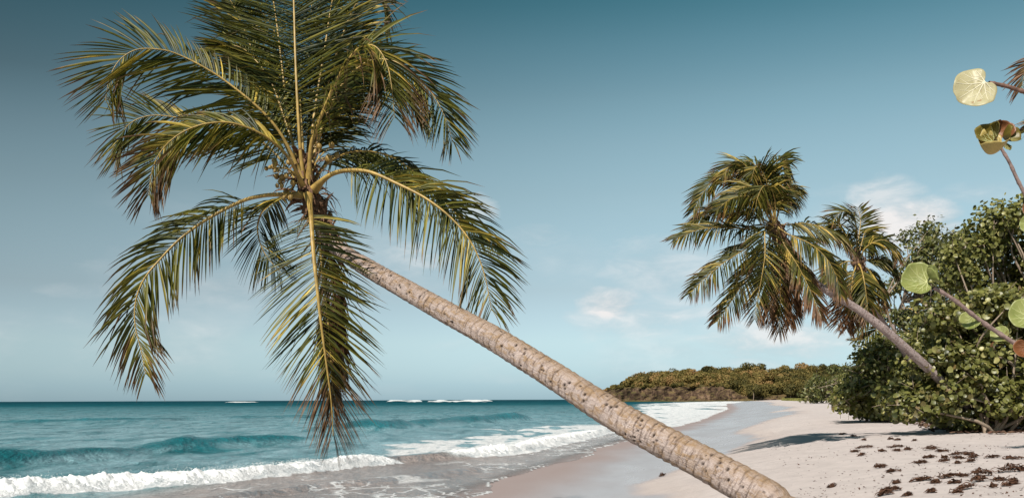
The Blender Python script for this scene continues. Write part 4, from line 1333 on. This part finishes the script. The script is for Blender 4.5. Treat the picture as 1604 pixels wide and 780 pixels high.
# ------------------------------------------------------------------ foreground sea-grape with bare branches
def grape_leaf(parent, center, normal, notch_dir, size, cup, mat, veinmat, seed, fold=0.0):
    Rg = np.random.RandomState(seed)
    nr_, na_ = 11, 48

    def zf(px_, py_):
        rr_ = np.hypot(px_, py_) * 2
        t_ = np.arctan2(py_, px_)
        return cup * (px_ ** 2 + py_ ** 2) * 1.4 + fold * np.abs(py_) + .05 * np.sin(3 * t_ + seed) * rr_ ** 2 + .018 * np.cos(8 * t_ + seed) * rr_ ** 2
    r = np.linspace(.02, 1, nr_)
    th = np.linspace(-math.pi, math.pi, na_, endpoint=False)
    RR, TH = np.meshgrid(r, th, indexing='ij')
    edge_ = 1 - .42 * np.exp(-(TH / .30) ** 2) + .03 * vnoise(TH * 2.2, TH * 0, seed=seed) + .012 * vnoise(TH * 7, TH * 0 + 3, seed=seed)
    x = .5 * RR * edge_ * np.cos(TH)
    y = .54 * RR * edge_ * np.sin(TH)
    z = zf(x, y)
    loc = np.stack([x, y, z], -1).reshape(-1, 3)
    off = np.array(parent.matrix_world.translation) if parent.parent is None else np.array(parent.parent.location)
    nv_ = np.array(nrm(np.array(normal, float)))
    X = np.array(notch_dir, float)
    X = nrm(X - nv_ * (X @ nv_))
    Y = np.cross(nv_, X)
    W = lambda q: np.array(center) + size * (q[:, 0:1] * X + q[:, 1:2] * Y + q[:, 2:3] * nv_)
    me = make_mesh('leaf', W(loc) - off, grid_faces(nr_, na_, True))
    lf = link('leaf', me, mat, parent)
    sol = lf.modifiers.new('thickness', 'SOLIDIFY')
    sol.thickness = .0012
    J = Joiner()
    x0 = .5 * .55

    def surf(px_, py_):
        return zf(px_, py_) + .003
    for (tx, ty) in [(-.47, 0), (-.33, .36), (-.33, -.36), (.0, .49), (.0, -.49), (.3, .38), (.3, -.38)]:
        s_ = np.linspace(0, .96, 10)
        xs_, ys_ = x0 * (1 - s_) + tx * s_, ty * s_ ** 1.15
        for (q, sgn) in ((0, 0), (.45, 1), (.6, -1)):
            if q == 0:
                pth = np.stack([xs_, ys_, surf(xs_, ys_)], 1)
                rad = np.linspace(.016, .006, 10)
            else:
                i = int(q * 9)
                dx, dy = tx - x0, ty
                e = np.linspace(0, .24, 6)
                ca, sa_ = math.cos(.7 * sgn), math.sin(.7 * sgn)
                ln2 = math.hypot(dx, dy)
                ux, uy = (dx * ca - dy * sa_) / ln2, (dx * sa_ + dy * ca) / ln2
                xx_, yy_ = xs_[i] + ux * e, ys_[i] + uy * e
                okk = np.hypot(xx_, yy_) < .5
                if okk.sum() < 3:
                    continue
                xx_, yy_ = xx_[okk], yy_[okk]
                pth = np.stack([xx_, yy_, surf(xx_, yy_)], 1)
                rad = np.linspace(.008, .004, len(xx_))
            v, f = tube(W(pth), rad * size, 5)
            J.add(v - off, f)
    link('veins', J.mesh('veins'), veinmat, lf)
    return lf


def fore_leaf_mat(name, c1, c2, spot, trans):
    m, n, l, out = new_mat(name)
    co = objco(n)
    a = noise_tex(n, l, co, 14, 5, .6)
    c = ramp(n, l, a, [(.3, c1), (.7, c2)])
    s = noise_tex(n, l, co, 34, 3, .5)
    c = mix(n, l, ramp(n, l, s, [(.66, 0.0), (.72, .85)]), c, spot)
    p = principled(n, l, c, .42, bump(n, l, a, .3, .01), .35)
    t = n.new('ShaderNodeBsdfTranslucent')
    l.new(c, t.inputs[0])
    ms = n.new('ShaderNodeMixShader')
    ms.inputs[0].default_value = trans
    l.new(p.outputs[0], ms.inputs[1])
    l.new(t.outputs[0], ms.inputs[2])
    l.new(ms.outputs[0], out.inputs[0])
    return m


ML_CREAM = fore_leaf_mat('leaf_cream', (.34, .30, .16), (.45, .41, .25), (.26, .12, .045), .3)
ML_GREEN = fore_leaf_mat('leaf_green', (.17, .20, .05), (.28, .29, .10), (.2, .17, .05), .32)
ML_OLIVE = fore_leaf_mat('leaf_olive', (.08, .062, .012), (.15, .115, .02), (.06, .03, .015), .15)
ML_BROWN = fore_leaf_mat('leaf_brown', (.12, .045, .018), (.2, .08, .03), (.08, .03, .015), .2)
ML_YELLOW = fore_leaf_mat('leaf_yellow', (.33, .25, .075), (.46, .36, .13), (.25, .12, .04), .25)
MV_PALE = simple_mat('leaf_vein_pale', (.5, .46, .33), .5, 20, .1)
MV_GREEN = simple_mat('leaf_vein_green', (.36, .37, .17), .5, 20, .1)
MV_RED = simple_mat('leaf_vein_red', (.25, .12, .06), .5, 20, .2)
M_BRANCH = simple_mat('grape_branch', (.14, .08, .06), .7, 45, .45, .6, .006, .2)
M_BRANCH2 = simple_mat('grape_branch_grey', (.20, .14, .125), .75, 45, .4, .6, .006, .2)
sf_ = Vector((4.1, 4.5, 0))
sf_.z = gz(sf_.x, sf_.y)
fs = thing('sea_grape_sapling', sf_, 'nearby sea grape with bare twigs and a few large round leaves at the right edge', 'sea grape', None)
foff = np.array(sf_)


def branch(pts, r0, r1, mat, nodes_=9, seed=0):
    Q, L_ = spline(np.array([list(p_) for p_ in pts]), 90)
    rr = np.linspace(r0, r1, 90)
    s = np.linspace(0, nodes_, 90)
    rr = rr * (1 + .28 * np.exp(-(((s % 1) - .5) / .10) ** 2)) * (1 + .05 * vnoise(s * 5, s * 0, seed=seed))
    v, f = tube(Q[:, :3], rr, 9)
    b = link('branch', make_mesh('branch', v - foff, f), mat, fs)
    return b


stem = branch([sf_ - Vector((0, 0, .15)), sf_ + Vector((-.05, -.03, .9)), sf_ + Vector((-.25, 0, 1.9)), sf_ + Vector((-.3, .02, 2.9)), at(1800, 190, 4.45), at(1780, 130, 4.4)], .03, .012, M_BRANCH, 30, 1)
bA = branch([at(1795, 215, 4.45), at(1720, 175, 4.45), at(1660, 158, 4.42), at(1604, 144, 4.4), at(1575, 135, 4.38), at(1549, 130, 4.36)], .012, .0085, M_BRANCH, 16, 2)
bB = branch([at(1790, 480, 4.5), at(1690, 400, 4.5), at(1625, 335, 4.47), at(1598, 290, 4.45), at(1582, 256, 4.43), at(1568, 232, 4.42)], .012, .007, M_BRANCH2, 14, 3)
bC = branch([at(1800, 660, 4.5), at(1700, 598, 4.4), at(1604, 546, 4.3), at(1540, 505, 4.25), at(1495, 470, 4.2), at(1462, 450, 4.18)], .013, .008, M_BRANCH2, 15, 4)
vw = np.array([0, -1.0, 0])
grape_leaf(bA, at(1527, 139, 4.36), (-.2, -1, .25), (.85, -.1, .55), .185, .1, ML_CREAM, MV_PALE, 1, .04)
grape_leaf(bB, at(1557, 217, 4.40), (-.75, -.7, .35), (.35, .2, -1), .10, 1.5, ML_OLIVE, MV_GREEN, 2, .5)
grape_leaf(bB, at(1571, 215, 4.44), (.55, -.8, .2), (-.35, .2, -1), .085, 1.3, ML_OLIVE, MV_GREEN, 6, .45)
grape_leaf(bB, at(1563, 208, 4.47), (.1, -1, .1), (0, .1, -1), .09, 1.2, ML_BROWN, MV_RED, 16, .3)
grape_leaf(bB, at(1553, 242, 4.40), (-.1, -.5, .7), (1, .1, .15), .125, 1.4, ML_YELLOW, MV_PALE, 3, .35)
grape_leaf(bB, at(1576, 231, 4.42), (.3, -.8, .3), (-.6, 0, -.7), .04, .5, ML_OLIVE, MV_GREEN, 13, .2)
grape_leaf(bB, at(1616, 330, 4.42), (-.3, -.8, .3), (.6, 0, .4), .08, .5, ML_BROWN, MV_RED, 4, .2)
grape_leaf(bB, at(1614, 352, 4.38), (-.5, -.8, .1), (.8, 0, .5), .085, .4, ML_GREEN, MV_GREEN, 5, .1)
grape_leaf(bC, at(1438, 441, 4.18), (-.35, -.9, .35), (.85, .1, -.3), .14, .5, ML_GREEN, MV_GREEN, 7, .12)
grape_leaf(bC, at(1455, 434, 4.12), (.75, -.55, .45), (.2, .3, -.8), .085, .7, ML_GREEN, MV_GREEN, 8, .3)
grape_leaf(bC, at(1522, 502, 4.28), (-.75, -.8, .2), (.5, 0, .9), .085, .4, ML_GREEN, MV_GREEN, 9, .15)
grape_leaf(bC, at(1566, 524, 4.30), (-.5, -.8, .35), (.6, 0, -.6), .075, .3, ML_GREEN, MV_GREEN, 10, .1)
grape_leaf(bC, at(1606, 493, 4.28), (-.3, -.9, .3), (.8, 0, -.5), .14, .3, ML_GREEN, MV_GREEN, 11, .1)
grape_leaf(bC, at(1606, 549, 4.27), (-.5, -.8, .35), (.3, 0, .9), .085, .9, ML_BROWN, MV_RED, 12, .15)

# ------------------------------------------------------------------ headland across the bay
HD = 800.0
hx = np.linspace(925, 1480, 300)
top_px = np.interp(hx, [925, 943, 950, 962, 985, 1010, 1060, 1100, 1150, 1170, 1230, 1300, 1480], [627, 622, 614, 607, 600, 596, 590, 586, 586, 582, 584, 583, 578])
clf_px = np.interp(hx, [925, 943, 952, 990, 1100, 1135, 1160, 1480], [628, 617, 609, 606, 605, 606, 619, 624])
clf_px = clf_px + np.where(hx > 950, 2.2 * fbm(hx * .06, hx * 0, oct=3, seed=99), 0) * (hx < 1150)
rows, vals = [], []
prof = [(0, 0, -6), (0, 0, 0), (0, .06, 0), (1, .3, 0), (1, .6, 0), (1, .85, 0), (1, 1, 0), (2, .1, 18), (2, .3, 40), (2, .55, 65), (2, .8, 95), (2, 1.0, 130), (2, .9, 220), (2, .5, 380), (0, 0, 520)]
for k, (kind, q, back) in enumerate(prof):
    zt = (HY - top_px) / FPX * (HD + 110) + 1.2
    zc_ = (HY - clf_px) / FPX * HD + 1.8
    x = (hx - CX) / FPX * HD
    if kind == 0:
        z = np.full_like(x, -1.5 if k in (0, 14) else (0.9 if k == 2 else .5))
        x2 = x
        y = HD + back - (9 if k == 0 else (6 if k == 1 else 1))
        y = np.full_like(x, y)
    elif kind == 1:
        z = 1 + (zc_ - 1) * q
        y = HD + 5 * q + 4.0 * fbm(x * .12, x * 0 + q * .3, oct=4, seed=101) * (1 if q < .99 else .6)
    else:
        z = zc_ + (zt - zc_) * q if back <= 130 else zt * q
        y = HD + back + 4 * fbm(x * .05, x * 0 + back, seed=103)
        z = z + 1.3 * fbm(x * .06, y * .05, seed=105)
    rows.append(np.stack([x * (1 + (y - HD) / HD), y, z], 1))
hv = np.array(rows)
# dense rows by interpolation
fine = []
for i in range(len(hv) - 1):
    st_n = 8 if 1 <= i <= 6 else 3
    for q in range(st_n):
        w_ = hv[i] * (1 - q / st_n) + hv[i + 1] * (q / st_n)
        if 1 <= i <= 6:
            w_ = w_ + np.stack([0 * w_[:, 0], 3.6 * fbm(w_[:, 0] * .2, w_[:, 2] * .22, oct=5, seed=107, gain=.6), 0 * w_[:, 0]], 1)
        fine.append(w_)
fine.append(hv[-1])
fine = np.array(fine)
m, n, l, out = new_mat('headland_rock')
co = objco(n)
geo = N(n, 'ShaderNodeNewGeometry')
spn = N(n, 'ShaderNodeSeparateXYZ')
l.new(geo.outputs['True Normal'], spn.inputs[0])
mpv = N(n, 'ShaderNodeMapping')
mpv.inputs['Scale'].default_value = (1, 1, .22)
l.new(co, mpv.inputs[0])
a = noise_tex(n, l, mpv.outputs[0], .35, 6, .65)
b = noise_tex(n, l, co, .06, 4, .6)
rock = ramp(n, l, a, [(.32, (.010, .007, .005)), (.52, (.055, .034, .022)), (.72, (.16, .105, .068))])
scrub = ramp(n, l, b, [(.35, (.06, .055, .02)), (.65, (.13, .09, .038))])
rock = mix(n, l, 1.0, rock, ramp(n, l, b, [(.35, .45), (.65, 1.5)]), 'MULTIPLY')
c = mix(n, l, math_node(n, l, 'MULTIPLY', math_node(n, l, 'SUBTRACT', spn.outputs[2], .66), 6.0, clamp=True), rock, scrub)
p = principled(n, l, c, .9, bump(n, l, a, .8, 1.5), .1)
l.new(p.outputs[0], out.inputs[0])
link('headland', make_mesh('headland', fine.reshape(-1, 3), grid_faces(len(fine), len(hx)), None, False), m, kind='structure')


def top_z(px, back):
    t_ = np.interp(px, hx, top_px)
    c_ = np.interp(px, hx, clf_px)
    zt, zc2 = (HY - t_) / FPX * (HD + 110) + 1.2, (HY - c_) / FPX * HD + 1.8
    return zc2 + (zt - zc2) * np.interp(back, [0, 18, 40, 65, 95, 130, 220], [0, .1, .3, .55, .8, 1, .9])


CARD_V = np.array([[-.5, -.4, 0], [.5, -.35, .1], [.4, .5, 0], [-.45, .4, -.1]], float)
CARD_F = np.array([[0, 1, 2, 3]])


def far_crown(c_, rx, rz, k, Rg, hue):
    """leaf cards on several lobes of one far crown."""
    out_c, out_n = [], []
    nl = 7
    for q in range(nl):
        dv = nrm(Rg.normal(size=3))
        lc_ = c_ + dv * np.array([rx, rx, rz]) * .55
        d = nrm(Rg.normal(size=(k // nl, 3)))
        out_c.append(lc_ + d * np.array([rx, rx, rz]) * Rg.uniform(.45, .62) * Rg.uniform(.75, 1.05, (len(d), 1)))
        out_n.append(d + Rg.normal(0, .45, d.shape))
    Cc, Nn_ = np.vstack(out_c), np.vstack(out_n)
    t_ = np.stack([np.clip(hue + Rg.normal(0, .13, len(Cc)), 0, 1), np.full(len(Cc), .3), np.clip(Rg.normal(.08, .12, len(Cc)), 0, 1)], 1)
    return Cc, Nn_, t_


def far_trunk(c_, base, r):
    P_ = branch_path(base, c_, R, 0.02, 6)
    return tube(P_, np.linspace(r, r * .4, 6), 5)


Rg = np.random.RandomState(77)
CC, CN, CT, CS = [], [], [], []
for k in range(390):
    a = Rg.uniform(948, 1400) if k > 60 else Rg.uniform(952, 1140)
    back = Rg.uniform(10, 150) if a < 1145 else Rg.uniform(2, 150)
    if k >= 260:
        a = Rg.uniform(1142, 1340)
        back = Rg.uniform(2, 80)
    if 200 < k < 235:
        a = Rg.uniform(960, 1140)
        back = Rg.uniform(3, 9)
    x = (a - CX) / FPX * (HD + back)
    z0 = top_z(a, back)
    if a < 975:
        sz = Rg.uniform(1.8, 3.2)
    elif a < 1000:
        sz = Rg.uniform(2.5, 4.5)
    else:
        sz = Rg.uniform(4.2, 8.6)
    if 200 < k < 235:
        sz = Rg.uniform(1.5, 3.2)
    c_ = np.array([x, HD + back, z0 + sz * .45])
    h_ = np.clip(Rg.normal(.56, .25), .03, 1) if a < 1230 else np.clip(Rg.normal(.32, .2), 0, 1)
    cc_, nn_, t_ = far_crown(c_, sz, sz * .75, int(80 + 95 * sz), Rg, h_)
    CC.append(cc_)
    CN.append(nn_)
    CT.append(t_)
    CS.append(np.full(len(cc_), 1.0) * Rg.uniform(.8, 1.15))
CC, CN, CT, CS = np.vstack(CC), np.vstack(CN), np.vstack(CT), np.concatenate(CS)
v, f = scatter(CARD_V, CARD_F, CC, CN, CS, Rg)
link('headland_wood', make_mesh('headland_wood', v, f, {'tint': np.repeat(CT, 4, 0)}, False), M_FARWOOD, kind='stuff',
     label='olive green scrub wood covering the far headland', category='woodland')
for i, (a, b, rpx, back, hue, lab) in enumerate([
    (1180, 611, 13, -4, .25, 'round green tree at the foot of the headland where cliff meets beach'),
    (1265, 607, 17, -6, .22, 'broad bright green tree at the back of the far beach'),
    (1288, 601, 16, -20, .30, 'olive tree between the far beach and the near thicket'),
    (1238, 611, 12, -2, .18, 'dark green tree left of the broad bright one on the far beach'),
    (1108, 581, 10, 118, .02, 'dark round treetop standing on the skyline of the headland'),
    (1172, 577, 14, 112, .30, 'large domed treetop at the highest point of the headland'),
    (1255, 580, 15, 110, .92, 'rusty brown treetop on the headland skyline'),
    (1306, 579, 11, 90, .05, 'dark treetop on the skyline beside the thicket'),
    (985, 596, 10, 30, .62, 'pale olive crown above the cliff near the point of the headland'),
    (1040, 592, 12, 40, .60, 'yellow-olive crown above the middle of the cliff'),
    (1095, 595, 13, 30, .55, 'spreading olive crown above the right end of the cliff'),
    (1205, 588, 13, 40, .70, 'brownish crown on the slope above the far beach'),
]):
    Dd = HD + back
    c_ = np.array(at(a, b, Dd))
    r = rpx * Dd / FPX
    zb = top_z(a, max(back, 0)) - .8 if back > 0 else 1.2
    base = np.array([c_[0], c_[1], min(zb, c_[2] - r * .6)])
    t = thing('broadleaf_tree', base, lab, 'tree', 'trees on the headland')
    cc_, nn_, t_ = far_crown(c_, r, r * .8, 900, Rg, hue)
    v, f = scatter(CARD_V, CARD_F, cc_, nn_, 1.15, Rg)
    link('crown', make_mesh('crown', v - base, f, {'tint': np.repeat(t_, 4, 0)}, False), M_FARWOOD, t)
    v, f = far_trunk(c_, base - [0, 0, .3], .35)
    link('trunk', make_mesh('trunk', v - base, f), M_TWIG, t)

# strip of beach grass at the back of the far sand
ng = 5200
a = Rg.uniform(1225, 1345, ng)
gyv = Rg.uniform(300, 620, ng)
gxv = (a - CX) / FPX * gyv
gl = ground_z(gxv, gyv, False)
dv = shore_d(gxv, gyv)
okk = dv > 22
pts = np.stack([gxv, gyv, gl], 1)[okk]
BL_V = np.array([[-.5, 0, 0], [.5, 0, 0], [.1, .1, 1.0], [-.1, -.1, 1.0]], float)
v = pts[:, None] + BL_V[None] * np.array([.9, .9, .9]) * Rg.uniform(.5, 1.1, (len(pts), 1, 1))
f = np.arange(len(pts) * 4).reshape(-1, 4)
link('beach_grass', make_mesh('beach_grass', v.reshape(-1, 3), f, {'tint': np.repeat(np.stack([Rg.uniform(.4, .8, len(pts)), np.full(len(pts), .2), np.zeros(len(pts))], 1), 4, 0)}, False),
     M_GRAPE, kind='stuff', label='low green grass strip at the back of the far beach', category='grass')

# ------------------------------------------------------------------ seaweed on the sand
M_WEED = simple_mat('sargassum', (.06, .027, .014), .75, 25, .6, .6, .01, .25)


def weed(p_, wid, seed, tall=.14):
    """tangled heap of strap-like fronds, longer than deep."""
    Rg = np.random.RandomState(seed)
    J = Joiner()
    ns = int(np.clip(26 + wid * 60, 24, 150))
    cs_ = Rg.uniform(-.36, .36, 4)
    ln = wid
    ang = Rg.normal(.12, .12)
    ux, uy = np.array([math.cos(ang), math.sin(ang), 0]), np.array([-math.sin(ang), math.cos(ang), 0])
    for k in range(ns):
        a = np.clip(Rg.choice(cs_) + Rg.normal(0, .11), -.5, .5) * ln
        b = Rg.normal(0, .13) * ln * .3 + .05 * ln * math.sin(a / ln * 7 + seed)
        hgt = tall * min(ln, .9) * max(0, 1 - (a / ln * 2.0) ** 2) * Rg.uniform(.1, 1)
        c0 = ux * a + uy * b
        th = Rg.uniform(0, 6.28)
        d = (ux * math.cos(th) * 1.8 + uy * math.sin(th) * .7) * Rg.uniform(.03, .10) * (.35 + ln)
        q = np.linspace(-1, 1, 5)[:, None]
        P_ = c0 + d * q + np.array([0, 0, 1.0]) * (hgt + .012 + .03 * Rg.rand() * (1 - q ** 2)) + Rg.normal(0, .012, (5, 3))
        gl_ = ground_z(p_.x + P_[:, 0], p_.y + P_[:, 1], True) - p_.z
        P_[:, 2] = np.maximum(P_[:, 2], .008) + gl_
        wdt = np.array([.15, .9, 1, .8, .1])[:, None] * Rg.uniform(.005, .015)
        sd = nrm(np.cross(d, [0, 0, 1.0]) + Rg.normal(0, .02, 3))
        J.add(np.stack([P_ - sd * wdt, P_ + np.array([0, 0, .6]) * wdt, P_ + sd * wdt], 1).reshape(-1, 3), grid_faces(5, 3))
    return J.mesh('seaweed_clump')


WEED = [(215, 360, 70), (270, 390, 40), (430, 360, 50), (490, 257, 40), (555, 264, 45), (550, 322, 120), (560, 352, 60), (810, 345, 130), (840, 412, 95), (750, 457, 90),
        (955, 438, 65), (950, 411, 40), (1050, 415, 90), (1060, 380, 120), (930, 362, 80), (1165, 380, 80), (1195, 405, 90), (1340, 410, 110), (1530, 415, 150), (385, 497, 130),
        (530, 522, 100), (760, 598, 140), (860, 610, 70), (960, 580, 130), (1080, 572, 90), (1240, 555, 200), (1480, 530, 240), (1590, 515, 80), (1030, 618, 110), (1240, 610, 150),
        (1380, 605, 100), (1500, 615, 60), (1530, 630, 70), (1130, 670, 110), (840, 695, 40), (1045, 705, 45), (640, 720, 60), (430, 725, 130), (500, 690, 150), (1350, 660, 30),
        (1470, 645, 40), (535, 620, 60), (1180, 445, 70), (1055, 465, 40), (10, 650, 30), (640, 343, 60), (280, 330, 110), (200, 232, 40), (100, 215, 60), (285, 262, 40), (700, 270, 25)]
SPECIAL = {26: 'largest heap of dark brown seaweed on the sand near the right edge', 25: 'long low ridge of dark seaweed just left of the largest heap',
           29: 'peaked mound of brown seaweed below the long seaweed ridge', 19: 'thin straight line of seaweed lying alone on open sand',
           33: 'dark flat seaweed clump nearest the bottom edge of the sand', 7: 'reddish loose seaweed heap in the row nearest the thicket',
           37: 'brown seaweed streak at the very bottom of the sand'}
ORD = 'first second third fourth fifth sixth seventh eighth ninth tenth eleventh twelfth thirteenth fourteenth fifteenth sixteenth seventeenth eighteenth nineteenth twentieth'.split()
ROWS = [(0, 440, 'rows nearest the thicket'), (440, 640, 'middle band of dry sand'), (640, 999, 'bottom edge of dry sand')]
WLAB = {}
for y0, y1, where in ROWS:
    ids = sorted([i for i, q in enumerate(WEED) if y0 <= q[1] < y1 and i not in SPECIAL], key=lambda i: WEED[i][0])
    for k, i in enumerate(ids):
        word = 'tiny' if WEED[i][2] < 50 else ('small' if WEED[i][2] < 90 else 'long thin')
        WLAB[i] = '%s seaweed scrap, %s from left, %s' % (word, ORD[k] if k < 20 else 'twenty-' + ORD[k - 20], where)
for i, (a, b, w_) in enumerate(WEED):
    px_, py_ = 1300 + a / 5.276, 640 + b / 5.276
    p_ = on_ground(px_, py_)
    dist_ = p_.y
    wid = w_ / 5.276 * dist_ / FPX * 1.2
    me = weed(p_, wid, i + 1, (.15 if i in SPECIAL else .04))
    o = link('seaweed_clump', me, M_WEED)
    o.location = p_
    o['label'] = SPECIAL.get(i) or WLAB[i]
    o['category'] = 'seaweed'
    o['group'] = 'seaweed scraps on the dry sand'
p_ = on_ground(1037, 746)
o = link('seaweed_clump', weed(p_, .13, 201, .3), M_WEED, label='lone seaweed tuft below the leaning palm trunk beside the wet sand', category='seaweed', group='seaweed scraps on the dry sand')
o.location = p_

# crumbs of weed and leaf bits, too small to count
nb_ = 2600
a = R.uniform(1130, 1640, nb_)
b = R.uniform(648, 790, nb_)
pts = []
for q, w_ in zip(a, b):
    g = on_plane(q, w_, 1.08)
    if shore_d(np.array([g.x]), np.array([g.y]))[0] < 6.8:
        continue
    if vnoise(np.array([g.x * .5]), np.array([g.y * .9]), seed=111)[0] < R.uniform(-.5, .7):
        continue
    pts.append((g.x, g.y))
pts = np.array(pts)
pz = ground_z(pts[:, 0], pts[:, 1]) + .008
v, f = scatter(SMALL_V, SMALL_F, np.column_stack([pts, pz]), R.normal(0, .3, (len(pts), 3)) + [0, 0, 1], R.uniform(.015, .055, len(pts)), R)
link('beach_debris', make_mesh('beach_debris', v, f), M_WEED, kind='stuff', label='tiny dark crumbs of weed and leaf scattered over the dry sand', category='beach debris')
